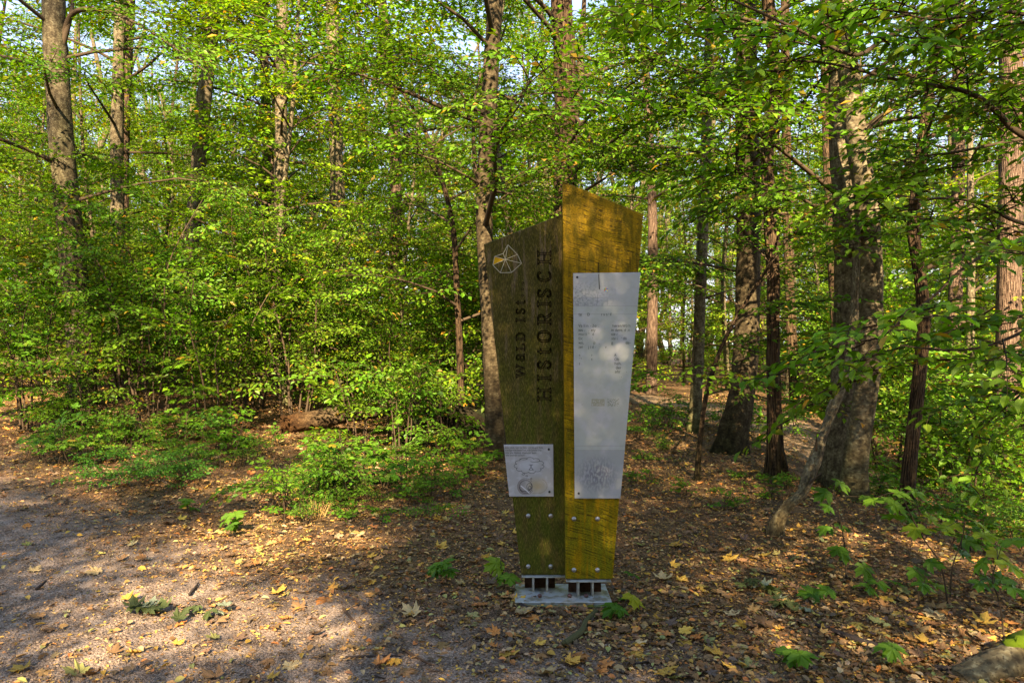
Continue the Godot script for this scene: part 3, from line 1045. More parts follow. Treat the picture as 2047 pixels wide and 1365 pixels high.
	for a in [[1548, 1085, 4.75], [1552, 1050, 4.75], [1575, 1012, 4.8], [1604, 985, 4.85], [1632, 910, 5.0], [1664, 820, 5.15], [1688, 760, 5.25], [1702, 690, 5.4], [1712, 560, 5.5], [1716, 440, 5.6]]:
		way.append(P(a[0], a[1], a[2]) - f0)
	var sp := curve_points(way, 0.06)
	var ss_ := Soup.new()
	var rad := PackedFloat32Array()
	for k in sp.size():
		var t := k / float(sp.size() - 1)
		rad.append(lerpf(0.044, 0.022, t) * (1.0 + 0.25 * sin(t * 31.0) * (1.0 - t)) )
	tube(ss_, sp, rad, 12, 0.3, 0.15, Color(0.8, 0.75, 0.55), 9.0)
	part("stem", ss_.mesh(), M.beech, snag)
	for q in [[0.3, Vector3(-0.02, 0.16, 0.05)], [0.2, Vector3(0.10, 0.12, 0.05)], [0.55, Vector3(0.08, 0.05, 0.04)]]:
		var st := Soup.new()
		var at := sp[int(q[0] * sp.size())]
		tube(st, PackedVector3Array([at, at + (q[1] as Vector3) * 0.6, at + q[1]]), PackedFloat32Array([0.014, 0.008, 0.003]), 6)
		part("broken_twig", st.mesh(), M.limb, snag)

# ---------------------------------------------------------------- bushes and low plants

func bushes() -> void:
	var r := RandomNumberGenerator.new()
	r.seed = 501
	var named := [
		[60, 8.6, 2.6, 5, "leafy hazel bush before the left edge of the wood, reaching the photo's edge"],
		[170, 8.6, 1.1, 4, "dark leafed bush hugging the foot of the leaning beech"],
		[305, 8.9, 2.7, 7, "many-stemmed bush with yellowing leaves right of the leaning beech"],
		[415, 8.4, 2.1, 4, "bush with one bent pale stem left of the fallen log"],
		[500, 10.4, 2.9, 6, "tall thin bush behind the bent-stemmed bush"],
		[588, 9.6, 2.9, 6, "dark stemmed bush standing left of the rotten log"],
		[700, 11.0, 2.3, 5, "bush behind the rotten fallen log"],
		[790, 9.0, 1.6, 5, "bright sunlit bush between the rotten log and the mossy mound"],
		[880, 10.2, 2.0, 6, "sunny pale green bush above the mossy mound"]]
	named.append([715, 8.1, 1.0, 5, "knee-high green bush in front of the rotten log's left end"])
	named.append([800, 7.9, 0.95, 6, "knee-high bush of bright leaves in front of the gap between log and mound"])
	named.append([885, 8.2, 0.85, 5, "low bush growing right in front of the mossy mound"])
	var k := 0
	for b in named:
		var p := P(b[0], 800, b[1])
		shrub("shrub", b[4], Vector2(p.x, p.z), b[2], b[3], 600 + k, sprays_near if k % 3 else sprays_near + maple_sprays, 0.85, 5.0, Color(1.05, 1.0, 0.9) if k % 2 else Color(0.9, 1.0, 1.0), "")
		k += 1
	for j in 20:      # the thicket further in
		var x := r.randf_range(-13.0, 0.5)
		var d := r.randf_range(10.5, 17.0)
		shrub("thicket_shrub", "leafy shrub of the thicket behind the front bushes on the left", Vector2(x, -d), r.randf_range(1.6, 3.6), 5, 700 + j, sprays_mid, 1.0, 4.0, Color(1.3, 1.15, 0.9), "shrubs of the left thicket")
	for j in 30:
		var d := r.randf_range(7.0, 18.0)
		var x := r.randf_range(0.30, 0.80) * d
		if x < 4.3 + maxf(0.0, d - 7.0) * 0.3:
			continue
		if back_path(x, -d) > 0.05:
			continue
		shrub("slope_shrub", "low leafy shrub beyond the twin beeches on the right slope", Vector2(x, -d), r.randf_range(1.0, 2.4), 5, 760 + j, sprays_mid, 1.0, 5.5, Color(1.05, 1.1, 0.9), "shrubs of the right slope")
	# the low green belt at the edge of the thicket
	for j in 92:
		var px := r.randf_range(60, 1000)
		var d := r.randf_range(5.4, 8.2) if px > 330 else r.randf_range(7.0, 9.0)
		if px < 560 and d < 6.2:
			d += 1.2
		var p := P(px, 900, d)
		if gravel(p.x, p.z) > 0.2:
			continue
		low_plant("low_plant", "low seedling with soft green leaves at the thicket's edge left of the sign", Vector2(p.x, p.z), 0.16 + 0.5 * r.randf() * r.randf(), 800 + j, "seedlings at the thicket's edge", r.randf() < 0.5)
	for j in 22:
		var p := P(r.randf_range(520, 1000), 900, r.randf_range(5.0, 6.6))
		low_plant("low_plant", "low seedling with soft green leaves at the thicket's edge left of the sign", Vector2(p.x, p.z), r.randf_range(0.1, 0.3), 1100 + j, "seedlings at the thicket's edge", r.randf() < 0.6)
	for j in 16:
		var d := r.randf_range(8.6, 11.0)
		var x := r.randf_range(0.15, 0.5) * d
		low_plant("slope_plant", "low green plant on the leaf covered bank at right", Vector2(x, -d), r.randf_range(0.2, 0.55), 1000 + j, "plants on the right bank", r.randf() < 0.4)
	for j in 46:
		var d := r.randf_range(4.6, 10.0)
		var x := r.randf_range(0.5, 0.78) * d
		if x < 3.0:
			continue
		low_plant("slope_plant", "low green plant on the leaf covered bank at right", Vector2(x, -d), r.randf_range(0.15, 0.5), 900 + j, "plants on the right bank", r.randf() < 0.6)
	for j in 9:
		var d := r.randf_range(4.2, 8.0)
		var x := r.randf_range(0.16, 0.4) * d
		low_plant("floor_plant", "tiny green seedling among the brown leaves behind the sign's right side", Vector2(x, -d), r.randf_range(0.06, 0.16), 940 + j, "tiny seedlings right of the sign", true)
	# the patch of small bluish leaves at the path's edge
	var at := P(285, 945, 6.3)
	var o := thing("ground_cover_patch", "clump of small blue-green leaves at the path's edge on the left", "plant", Vector3(at.x, gh(at.x, at.z), at.z))
	var sets := [Scatter.new(), Scatter.new(), Scatter.new()]
	for j in 70:
		var a := r.randf() * TAU
		var q := Vector3(cos(a) * sqrt(r.randf()) * 0.55, 0, sin(a) * sqrt(r.randf()) * 0.38)
		q.y = gh(at.x + q.x, at.z + q.z) - o.position.y + r.randf_range(0.04, 0.2)
		sets[j % 3].put(facing(Vector3(r.randf_range(-1, 1), r.randf_range(0.0, 0.5), r.randf_range(-1, 1)), Vector3(0, 0, 0.2), r.randf_range(0.3, 0.5), q), Color(0.75, 1.05, 1.9))
	for j in 3:
		scatter_node("foliage", sets[j], sprays_near[j], o)
	seedlings()

func low_plant(called: String, label: String, at: Vector2, h: float, seed_: int, group: String, maple: bool) -> void:
	var r := RandomNumberGenerator.new()
	r.seed = seed_
	var o := thing(called, label, "plant", Vector3(at.x, gh(at.x, at.y), at.y), group)
	var kinds: Array = maple_sprays if maple else sprays_near
	var sets := []
	for k in kinds.size():
		sets.append(Scatter.new())
	var st := Soup.new()
	for k in r.randi_range(2, 4):
		var lean := Vector3(r.randf_range(-0.4, 0.4), 1, r.randf_range(-0.4, 0.4)) * h * r.randf_range(0.7, 1.0)
		var foot := Vector3(r.randf_range(-0.12, 0.12), -0.03, r.randf_range(-0.1, 0.1))
		tube(st, PackedVector3Array([foot, foot + lean * 0.5 + Vector3(0.01, 0, 0), foot + lean]), PackedFloat32Array([0.006, 0.004, 0.002]), 5)
		for j in r.randi_range(2, 4):
			sets[r.randi() % sets.size()].put(facing(Vector3(r.randf_range(-1, 1), r.randf_range(-0.1, 0.35), r.randf_range(-1, 1)), Vector3(0, 0, 0.15), clampf(h * 1.5, 0.28, 0.75) * r.randf_range(0.7, 1.1), foot + lean * r.randf_range(0.45, 1.0)), tint(Color(0.95, 1.05, 1.1), r))
	part("stem", st.mesh(), M.limb, o)
	for k in kinds.size():
		scatter_node("foliage", sets[k], kinds[k], o)

# the maple seedlings near the lens at lower right, leaf by leaf
func seedlings() -> void:
	var r := RandomNumberGenerator.new()
	r.seed = 91
	var leaf_meshes := []
	for k in 4:
		var s := Soup.new()
		s.smooth = false
		lobed_leaf(s, Vector3.ZERO, Vector3.RIGHT, Vector3.UP, 1.0, Color(1, 1, 1), 0.08 + 0.08 * k)
		leaf_meshes.append(s.mesh())
	var greens := []
	for c in [Color(0.075, 0.16, 0.014), Color(0.115, 0.215, 0.018), Color(0.20, 0.28, 0.02), Color(0.34, 0.33, 0.02)]:
		var m := leaf_material(0.45, Color(0.95, 1.0, 0.35))
		m.albedo_color = c.linear_to_srgb()
		greens.append(m)
	var plants := [
		["maple seedling with five big leaves on a thin stem before the dead snag's right", [[1692, 1190], [1690, 1130], [1676, 1050], [1668, 1010]], 3.9, [[1645, 1022, 0], [1690, 1000, 1], [1655, 1050, 0], [1690, 1088, 0], [1648, 1092, 0], [1740, 1030, 1], [1688, 1142, 0], [1672, 1135, 0]]],
		["tallest maple seedling at lower right, leaning left under large lobed leaves", [[1897, 1238], [1882, 1160], [1850, 1110], [1818, 1050], [1800, 1005]], 3.5, [[1742, 1030, 1], [1800, 1018, 1], [1840, 1010, 1], [1788, 1040, 1], [1852, 1085, 3], [1780, 1060, 1], [1830, 1090, 2], [1868, 1062, 2]]],
		["maple seedling with yellow-green leaves between the tallest seedling and the right edge", [[1900, 1240], [1905, 1180], [1925, 1120], [1930, 1080]], 3.6, [[1900, 1100, 2], [1935, 1090, 1], [1960, 1090, 2], [1890, 1105, 2], [1945, 1130, 0], [1975, 1120, 2], [1930, 1150, 0]]],
		["maple seedling with broad yellowing leaves close to the right edge", [[2010, 1290], [2000, 1220], [1985, 1170], [1995, 1130]], 3.1, [[2000, 1130, 3], [2030, 1145, 2], [1960, 1180, 0], [2035, 1095, 1], [1985, 1175, 0], [2040, 1190, 0], [1955, 1140, 1], [2015, 1170, 0]]],
		["low maple seedling with dark leaves in the leaf litter left of the tallest seedling", [[1840, 1220], [1838, 1190], [1850, 1170]], 3.5, [[1848, 1180, 0], [1880, 1180, 2], [1840, 1160, 0], [1870, 1135, 0]]],
		["row of small maple leaves low over the litter in front of the snag", [[1745, 1200], [1748, 1180], [1760, 1160]], 3.6, [[1720, 1170, 1], [1762, 1172, 0], [1790, 1165, 0], [1740, 1182, 0], [1650, 1186, 0], [1615, 1190, 0], [1735, 1150, 1]]],
		["single bright maple seedling beside the curved dark branch", [[1780, 1320], [1779, 1308]], 2.95, [[1778, 1305, 1], [1785, 1312, 1]]],
		["tiny maple seedling on the bare earth left of the curved dark branch", [[1592, 1332], [1592, 1325]], 2.9, [[1590, 1322, 1], [1604, 1325, 1], [1580, 1326, 0]]],
		["two-leaved sprout beside the left end of the sign's steel base", [[1008, 1180], [1008, 1160], [1000, 1140]], 3.7, [[990, 1140, 2], [1002, 1155, 1], [1020, 1160, 1], [985, 1130, 2]]],
		["small ivy sprout beside the right end of the sign's steel base", [[1240, 1225], [1252, 1210], [1265, 1185]], 3.45, [[1222, 1222, 0], [1240, 1228, 0], [1268, 1208, 3], [1262, 1150, 0], [1250, 1225, 0]]],
		["dark bilberry-like sprig on the ground left of the sign's base", [[890, 1160], [886, 1140]], 3.85, [[870, 1135, 0], [888, 1130, 0], [880, 1150, 0], [900, 1146, 0], [862, 1140, 0]]],
		["pale green seedling in the litter at the path's edge, half way to the left bushes", [[375, 1010], [374, 995], [372, 990]], 5.4, [[365, 995, 1], [385, 1000, 1], [372, 985, 1], [395, 1008, 1]]],
		["bright seedling in the sun just below the low green belt", [[462, 1060], [462, 1040], [458, 1030]], 4.9, [[455, 1030, 1], [470, 1038, 1], [460, 1048, 0], [445, 1036, 1], [475, 1024, 1], [465, 1060, 0]]]]
	for pl in plants:
		var d: float = pl[2]
		var base := P(pl[1][0][0], pl[1][0][1], d)
		base.y = gh(base.x, base.z)
		var lift := base - P(pl[1][0][0], pl[1][0][1], d)
		var o := thing("maple_seedling", pl[0], "seedling", base)
		var ctrl := []
		for a in pl[1]:
			ctrl.append(P(a[0], a[1], d) + lift - base)
		ctrl[0].y -= 0.03
		var st := Soup.new()
		var pts := curve_points(ctrl, 0.04)
		tube(st, pts, taper(pts.size(), 0.005, 0.0025), 6, 0.1)
		part("stem", st.mesh(), M.limb, o)
		for lf in pl[3]:
			var p := P(lf[0], lf[1], d + r.randf_range(-0.22, 0.12)) + lift - base
			p.y = maxf(p.y, gh(base.x + p.x, base.z + p.z) - base.y + 0.03)
			var near := pts[0]
			for q in pts:
				if q.distance_to(p) < near.distance_to(p) and q.y < p.y + 0.04:
					near = q
			var dir := p - near
			dir.y = dir.y * 0.3 - 0.02
			dir += Vector3(r.randf_range(-0.03, 0.03), 0, r.randf_range(-0.02, 0.08))
			var size := r.randf_range(0.085, 0.135)
			var pet := Soup.new()
			var at := p - dir.normalized() * size * 0.5
			tube(pet, PackedVector3Array([near, (near + at) * 0.5 + Vector3(0, 0.01, 0), at]), PackedFloat32Array([0.0022, 0.0016, 0.0014]), 4)
			part("leaf_stalk", pet.mesh(), M.limb, o)
			var l := part("leaf", leaf_meshes[r.randi() % 4], greens[lf[2]], o)
			l.transform = facing(dir, Vector3(r.randf_range(-0.5, 0.5), 0, r.randf_range(0.1, 0.9)), size, at)

# ---------------------------------------------------------------- the wood behind

func wood_behind() -> void:
	var r := RandomNumberGenerator.new()
	r.seed = 1201
	var young := []
	var tall := []
	for k in 4:
		var o := thing("young_beech", "", "tree", Vector3.ZERO)
		var h := 7.0 + k * 1.1
		grow(o, [Vector3(0, -0.15, 0), Vector3(r.randf_range(-0.2, 0.2), h * 0.3, 0.1), Vector3(r.randf_range(-0.4, 0.4), h * 0.65, 0), Vector3(r.randf_range(-0.5, 0.5), h, 0.1)], 0.06 + 0.01 * k, 0.02, M.beech, Color(0.8, 0.95, 0.6), {"seed": 40 + k, "low": 0.7, "limbs": 30, "reach": 2.2, "dense": 4.4, "size": 1.1, "parts": false, "flare": 0.2, "sides": 8, "step": 0.5, "tint": [Color(1.4, 1.3, 0.9), Color(1.6, 1.35, 0.8), Color(1.15, 1.2, 0.9), Color(1.8, 1.4, 0.8)][k]})
		o.set_meta("kind_name", "young_beech")
		young.append(o)
	for k in 4:
		var o := thing("tall_beech", "", "tree", Vector3.ZERO)
		var h := 17.0 + k * 1.3
		grow(o, [Vector3(0, -0.3, 0), Vector3(r.randf_range(-0.3, 0.3), h * 0.3, 0.1), Vector3(r.randf_range(-0.6, 0.6), h * 0.65, 0), Vector3(r.randf_range(-0.5, 0.5), h, 0.1)], 0.16 + 0.02 * k, 0.05, M.beech if k % 2 else M.pine, Color(1, 1, 0.9), {"seed": 50 + k, "low": 5.0, "limbs": 26, "reach": 3.4, "dense": 3.4, "size": 1.0, "sprays": sprays_far, "parts": false, "flare": 0.3, "sides": 10, "step": 0.5, "tint": [Color(1.4, 1.3, 0.9), Color(1.7, 1.4, 0.8), Color(1.3, 1.25, 0.9), Color(1.6, 1.35, 0.8)][k]})
		o.set_meta("kind_name", "tall_beech")
		tall.append(o)
	var dense := []
	for k in 2:
		var o := thing("shade_beech", "", "tree", Vector3.ZERO)
		grow(o, [Vector3(0, -0.15, 0), Vector3(0.1, 3.0, 0.1), Vector3(-0.1, 6.0, 0), Vector3(0.0, 8.6, 0.1)], 0.10, 0.03, M.beech, Color(0.8, 0.95, 0.6), {"seed": 140 + k, "low": 1.4, "limbs": 44, "reach": 1.15, "dense": 9.0, "size": 1.05, "parts": false, "flare": 0.2, "sides": 8, "step": 0.5})
		o.set_meta("kind_name", "shade_beech")
		dense.append(o)
	var taken := []
	var first := {}
	var place := func(list: Array, x: float, z: float, size: float, extra: String) -> void:
		var src: Node3D = list[r.randi() % list.size()]
		var at := Vector3(x, gh(x, z) - 0.05, z)
		var name_: String = src.get_meta("kind_name")
		var where := where_word(at) if z < 0 else "behind the camera, shading the path"
		var label := ("slim young beech leafy to the ground " if name_ == "young_beech" else "tall beech with a bare lower trunk ") + where
		var group := name_.replace("_", " ") + "es " + where
		if not first.has(src):
			first[src] = true
			src.position = at
			src.rotation.y = r.randf() * TAU
			src.scale = Vector3.ONE * size
			src.set_meta("label", label)
			src.set_meta("group", group)
		else:
			again(src, at, r.randf() * TAU, size, label, group)
		taken.append(Vector2(x, z))
	var free := func(x: float, z: float, gap: float) -> bool:
		for t in taken:
			if t.distance_to(Vector2(x, z)) < gap:
				return false
		return back_path(x, z) < 0.1
	var tries := 0
	var n := 0
	while n < 110 and tries < 2000:
		tries += 1
		var d := 11.0 + 27.0 * r.randf()
		var x := r.randf_range(-0.9, 0.9) * d
		if d < 15.0 and x > 0.8 and x < 6.5:
			continue
		if x > 0.3 * d and r.randf() < 0.45:
			continue
		var px := x / d * F + 1023.5
		if d < 17.0 and px < 1000.0 and r.randf() < 0.6:
			continue
		if d < 16.5 and (absf(px - 395.0) < 105.0 or absf(px - 675.0) < 80.0 or absf(px - 243.0) < 50.0):
			continue
		if free.call(x, -d, 1.9):
			place.call(young, x, -d, r.randf_range(0.75, 1.2), "")
			n += 1
	n = 0
	tries = 0
	while n < 46 and tries < 2000:
		tries += 1
		var d := 13.0 + 30.0 * r.randf()
		var x := r.randf_range(-0.95, 0.95) * d
		if free.call(x, -d, 2.2):
			place.call(tall, x, -d, r.randf_range(0.85, 1.15), "")
			n += 1
	# the trees the photographer stood among: their shade falls on path and sign
	r.seed = 4711
	for q in SHADE:
		var src: Node3D = dense[q[3] - 8] if q[3] >= 8 else young[q[3] % 4] if q[3] < 4 else tall[q[3] % 4]
		var spot := Vector3(q[0], gh(q[0], q[1]) - 0.05, q[1])
		if q[3] >= 8 and not first.has(src):
			first[src] = true
			src.position = spot
			src.scale = Vector3.ONE * q[2]
			tag(src, "tree standing behind the viewer whose shade falls on path and sign", "tree", "trees behind the viewer")
			continue
		again(src, spot, q[0] * 2.1, q[2], "tree standing behind the viewer whose shade falls on path and sign", "trees behind the viewer")
	# the far wood, one mass
	var sets := [Scatter.new(), Scatter.new(), Scatter.new()]
	var stems := Scatter.new()
	for k in 3600:
		var d := 40.0 + 28.0 * r.randf()
		var x := r.randf_range(-1.0, 1.0) * d
		var y := gh(x, -d) + 17.0 * pow(r.randf(), 0.9)
		if x > 0.2 * d and r.randf() < 0.35:
			continue
		sets[k % 3].put(facing(Vector3(r.randf_range(-1, 1), r.randf_range(-0.3, 0.3), r.randf_range(-1, 1)), Vector3(r.randf_range(-0.4, 0.4), 0, r.randf_range(-0.2, 0.6)), r.randf_range(1.2, 2.2), Vector3(x, y, -d)), tint(Color(1.3, 1.2, 0.85), r))
	for k in 170:
		var d := 38.0 + 28.0 * r.randf()
		var x := r.randf_range(-1.0, 1.0) * d
		var w := r.randf_range(0.7, 1.5)
		stems.put(Transform3D(Basis(Vector3(w, 0, 0), Vector3(r.randf_range(-0.5, 0.5), 1, 0), Vector3(0, 0, w)), Vector3(x, gh(x, -d) - 0.2, -d)), Color(1, 1, 1))
	var far := thing("far_wood", "the far-off wood closing the view behind all the trees", "wood")
	for k in 3:
		scatter_node("foliage", sets[k], sprays_far[k], far)
	var st := Soup.new()
	tube(st, PackedVector3Array([Vector3.ZERO, Vector3(0, 8, 0.1), Vector3(0.1, 18, 0)]), PackedFloat32Array([0.2, 0.16, 0.07]), 8)
	scatter_node("trunks", stems, st.mesh(M.beech), far)
	far.set_meta("kind", "stuff")

const SHADE := [[0.25, 3.2, 1.0, 8], [0.9, 5.2, 1.1, 9], [2.75, 3.6, 1.0, 9], [4.7, 4.2, 1.1, 8], [3.6, 7.0, 1.2, 9], [-2.85, 3.6, 1.0, 8], [-0.4, 5.2, 1.0, 9], [-3.5, 6.0, 1.05, 9], [0.75, 2.6, 0.95, 9], [-5.2, 4.0, 1.0, 9], [-3.9, 6.8, 0.9, 8], [6.9, 4.4, 1.1, 9], [-7.6, 7.2, 1.1, 0], [-6.7, 3.4, 1.0, 5], [12.0, 8.0, 1.0, 6]]

# ---------------------------------------------------------------- the sign

func flat(px: float, py: float, d: float) -> Vector2:
	var p := P(px, py, d)
	return Vector2(p.x, p.y)

func glyph_rim(ch: String, font: Font, high: float, stroke: float) -> ArrayMesh:
	var tm := TextMesh.new()
	tm.font = font
	tm.text = ch
	tm.font_size = 64
	tm.pixel_size = 0.01
	tm.depth = 0.0
	tm.curve_step = 2.0
	var a := tm.get_mesh_arrays()
	var v: PackedVector3Array = a[Mesh.ARRAY_VERTEX]
	var idx := PackedInt32Array()
	if a[Mesh.ARRAY_INDEX] != null and a[Mesh.ARRAY_INDEX].size() > 0:
		idx = a[Mesh.ARRAY_INDEX]
	else:
		idx = PackedInt32Array(range(v.size()))
	var lo := Vector3(1e9, 1e9, 0)
	var hi := Vector3(-1e9, -1e9, 0)
	for p in v:
		lo = lo.min(p)
		hi = hi.max(p)
	var k := high / maxf(hi.y - lo.y, 0.001)
	var mid := (lo + hi) * 0.5
	var seen_ := {}
	for t in idx.size() / 3:
		for e in 3:
			var p := v[idx[t * 3 + e]]
			var q := v[idx[t * 3 + (e + 1) % 3]]
			var kp := Vector2i(roundi(p.x * 4000), roundi(p.y * 4000))
			var kq := Vector2i(roundi(q.x * 4000), roundi(q.y * 4000))
			if kp == kq:
				continue
			var key := [kp, kq] if (kp.x < kq.x or (kp.x == kq.x and kp.y < kq.y)) else [kq, kp]
			var s_ := str(key)
			if seen_.has(s_):
				seen_[s_][2] += 1
			else:
				seen_[s_] = [p, q, 1]
	var s := Soup.new()
	for e in seen_.values():
		if e[2] == 1:
			var p: Vector3 = (e[0] - mid) * k
			var q: Vector3 = (e[1] - mid) * k
			p.z = 0; q.z = 0
			var d := (q - p).normalized()
			var w := Vector3(-d.y, d.x, 0) * stroke * 0.5
			p -= d * stroke * 0.4
			q += d * stroke * 0.4
			quad(s, p - w, q - w, q + w, p + w, Vector3.BACK)
	return s.mesh()

func bar2(parent: Node, called: String, a: Vector2, b: Vector2, w: float, z: float, mat_: Material) -> void:
	var d := (b - a).normalized()
	var n := Vector2(-d.y, d.x) * w * 0.5
	part(called, slab([a - n, b - n, b + n, a + n], z, 0.003, 0.0006, Rect2(0, 0, 1, 1)), mat_, parent)

func sign_board() -> void:
	var dl := 3.62
	var dr := 3.56
	var foot := Vector3(P(1127, 1200, 3.6).x, 0, -3.6)
	foot.y = gh(foot.x, foot.z)
	var o := thing("information_sign", "wooden forest sign of dark olive and yellow boards on a steel foot", "sign", Vector3.ZERO)
	# the two boards
	var lo := [flat(1042, 1148.5, dl), flat(1131, 1149.5, dl), flat(1126, 427, dl), flat(967, 488, dl)]
	var ro := [flat(1131, 1157.5, dr), flat(1225, 1157.5, dr), flat(1286.5, 428, dr), flat(1125, 361.5, dr)]
	var fl := Rect2(lo[3].x, lo[2].y, lo[1].x - lo[3].x, lo[0].y - lo[2].y)
	var fr := Rect2(ro[3].x, ro[3].y, ro[2].x - ro[3].x, ro[0].y - ro[3].y)
	var left := part("board", slab(lo, -dl, 0.04, 0.003, fl), M.wood_left, o, Vector3.ZERO, "dark olive weathered board with engraved letters")
	var right := part("board", slab(ro, -dr, 0.045, 0.003, fr), M.wood_yellow, o, Vector3.ZERO, "yellow painted plywood board with fine cracks")
	# engraved letters, read upwards
	var serif := SystemFont.new()
	serif.font_names = PackedStringArray(["Droid Serif"])
	var sans := SystemFont.new()
	sans.font_names = PackedStringArray(["Droid Sans"])
	var groove := mat(Color(0.16, 0.125, 0.06), 0.95)
	var ppm := F / dl
	for row in [[["H", 788.5, 27], ["I", 755, 27], ["S", 729, 27], ["t", 702, 27], ["O", 672.5, 27], ["R", 637, 27], ["I", 607.5, 27], ["S", 586, 27], ["C", 553, 27], ["H", 515, 27]], [["w", 741.5, 17], ["a", 714, 17], ["L", 694, 18], ["D", 673, 18], ["I", 639.5, 18], ["S", 622, 18], ["t", 604.5, 18]]]:
		for l in row:
			var cx := 1088.0 if row.size() == 10 else 1040.5
			var big: float = l[2] / ppm
			var q := flat(cx, l[1], dl)
			var g := part("letter", glyph_rim(l[0], serif, big, 0.0046 if row.size() == 10 else 0.0038), groove, left, Vector3(q.x, q.y, -dl + 0.0013))
			g.rotation.z = PI / 2
	for y in [590.7, 578.0, 565.2]:
		var q := flat(1044.5, y, dl)
		var ring := Soup.new()
		for k in 12:
			var a := TAU * k / 12.0
			var b := TAU * (k + 1) / 12.0
			quad(ring, Vector3(cos(a), sin(a), 0) * 0.0035, Vector3(cos(b), sin(b), 0) * 0.0035, Vector3(cos(b), sin(b), 0) * 0.007, Vector3(cos(a), sin(a), 0) * 0.007, Vector3.BACK)
		part("full_stop", ring.mesh(), groove, left, Vector3(q.x, q.y, -dl + 0.0013))
	# the spoked emblem
	var pale := mat(Color(0.68, 0.64, 0.53), 0.7)
	var hub := flat(340 / 4.874 + 940 + 0.4, 870 / 4.874 + 340, dl)
	var rim := []
	for p in [[367, 727], [460, 822], [500, 908], [402, 997], [293, 1000], [220, 925], [237, 842], [322, 812]]:
		rim.append(flat(p[0] / 4.874 + 940, p[1] / 4.874 + 340, dl))
	for k in rim.size():
		bar2(left, "emblem_rim", rim[k], rim[(k + 1) % rim.size()], 0.0032, -dl + 0.0012 + 0.0002 * (k % 2), pale)
		bar2(left, "emblem_spoke", hub, rim[k], 0.0028, -dl + 0.0018 + 0.0002 * (k % 4), pale)
	part("emblem_field", slab([hub, rim[5], rim[6]], -dl + 0.0008, 0.002, 0.0003, Rect2(0, 0, 1, 1)), mat(Color(0.72, 0.55, 0.05), 0.7), left, Vector3.ZERO, "yellow field of the emblem")
	# panels
	var zr := dr - 0.011
	var po := [flat(1149, 996.5, zr), flat(1240.5, 996.5, zr), flat(1281, 544.5, zr), flat(1146, 546, zr)]
	var pf := Rect2(po[3].x, po[2].y, po[2].x - po[3].x, po[0].y - po[2].y)
	var big := part("info_panel", slab(po, -zr, 0.006, 0.001, pf), M.print_big, o, Vector3.ZERO, "tall white plastic panel with bleached, broken print")
	var zl := dl - 0.011
	var so := [flat(1018, 992.5, zl), flat(1107, 992.5, zl), flat(1106, 888.5, zl), flat(1007, 889, zl)]
	var sf := Rect2(so[3].x, so[3].y, so[2].x - so[3].x, so[0].y - so[3].y)
	var small := part("picture_panel", slab(so, -zl, 0.006, 0.001, sf), M.print_small, o, Vector3.ZERO, "small white panel with a thought cloud over a sleeping animal")
	var ink := mat(Color(0.10, 0.10, 0.10), 0.6)
	var grey := mat(Color(0.2, 0.2, 0.2), 0.6)
	var words := [[1055, 140, "te", 0, 38], [1140, 140, "D", 0, 38], [1275, 140, "r v s ' F", 0, 34],
		[1055, 250, "Va li n", 1, 36], [1170, 250, "- Zo  .", 1, 36], [1385, 250, "heren Wö h", 1, 34],
		[1055, 292, "wu .", 1, 34], [1150, 292, ".  ely", 1, 34], [1372, 292, "m dere. d .n", 1, 34],
		[1055, 332, "mu i", 1, 34], [1130, 332, "i ''   d", 1, 34], [1372, 332, "ste r  . ..", 1, 34],
		[1055, 374, "Eic", 1, 34], [1190, 374, "'    .", 1, 34], [1375, 374, "ste i    ' dli", 1, 34],
		[1055, 415, "wü.", 1, 34], [1200, 415, "p    .", 1, 34], [1375, 415, "g", 1, 34], [1515, 415, "da-", 1, 34],
		[1055, 457, "zei", 1, 34], [1150, 457, "j i d -", 1, 34], [1315, 457, "v", 1, 30],
		[1060, 535, "c", 1, 30], [1180, 535, "r", 1, 30], [1405, 535, "A", 1, 32], [1060, 577, "' \"", 1, 34], [1180, 577, "t", 1, 34], [1405, 577, "Ob", 1, 36],
		[1060, 620, "t", 1, 30], [1405, 618, "heh.", 1, 36], [1418, 658, "der", 0, 36], [1410, 697, "ahr", 1, 36], [1520, 697, "-", 1, 30], [1455, 740, ". ,", 1, 30], [1085, 1015, "-", 0, 34]]
	for wd in words:
		var tm := TextMesh.new()
		tm.font = sans
		tm.text = wd[2]
		tm.font_size = 32
		tm.pixel_size = wd[4] / 4.874 / 32.0 / F * zr
		tm.depth = 0.0
		tm.horizontal_alignment = HORIZONTAL_ALIGNMENT_LEFT
		var q := flat(wd[0] / 4.874 + 940, wd[1] / 4.874 + 600, zr)
		part("printed_word", tm, ink if wd[3] == 0 else grey, big, Vector3(q.x, q.y, -zr + 0.0007))
	var rows := ["Rate mal, was in Ihm vor langer Zeit", "nachgewachsen hat, alle Jahre! Du", "bist wie kleiner Hamster kam", "wie bereits sicher?"]
	for k in 4:
		var tm := TextMesh.new()
		tm.font = serif
		tm.text = rows[k]
		tm.font_size = 32
		tm.pixel_size = 4.4 / 32.0 / F * zl
		tm.depth = 0.0
		tm.horizontal_alignment = HORIZONTAL_ALIGNMENT_LEFT
		var q := flat(1009.5 + k * 0.4, 894.8 + k * 5.1, zl)
		part("printed_line", tm, ink, small, Vector3(q.x, q.y, -zl + 0.0007))
	# a twig-thin crack and a bright sticker on the tall panel
	var b0 := flat(1196, 527, zr)
	bar2(right, "dark_crack", flat(1196.5, 524, dr), flat(1197, 545, dr), 0.004, -dr + 0.0012, groove)
	bar2(big, "dark_scratch", flat(1197, 548, zr), flat(1198.5, 578, zr), 0.0032, -zr + 0.0012, groove)
	var spot := flat(1211.5, 579, zr)
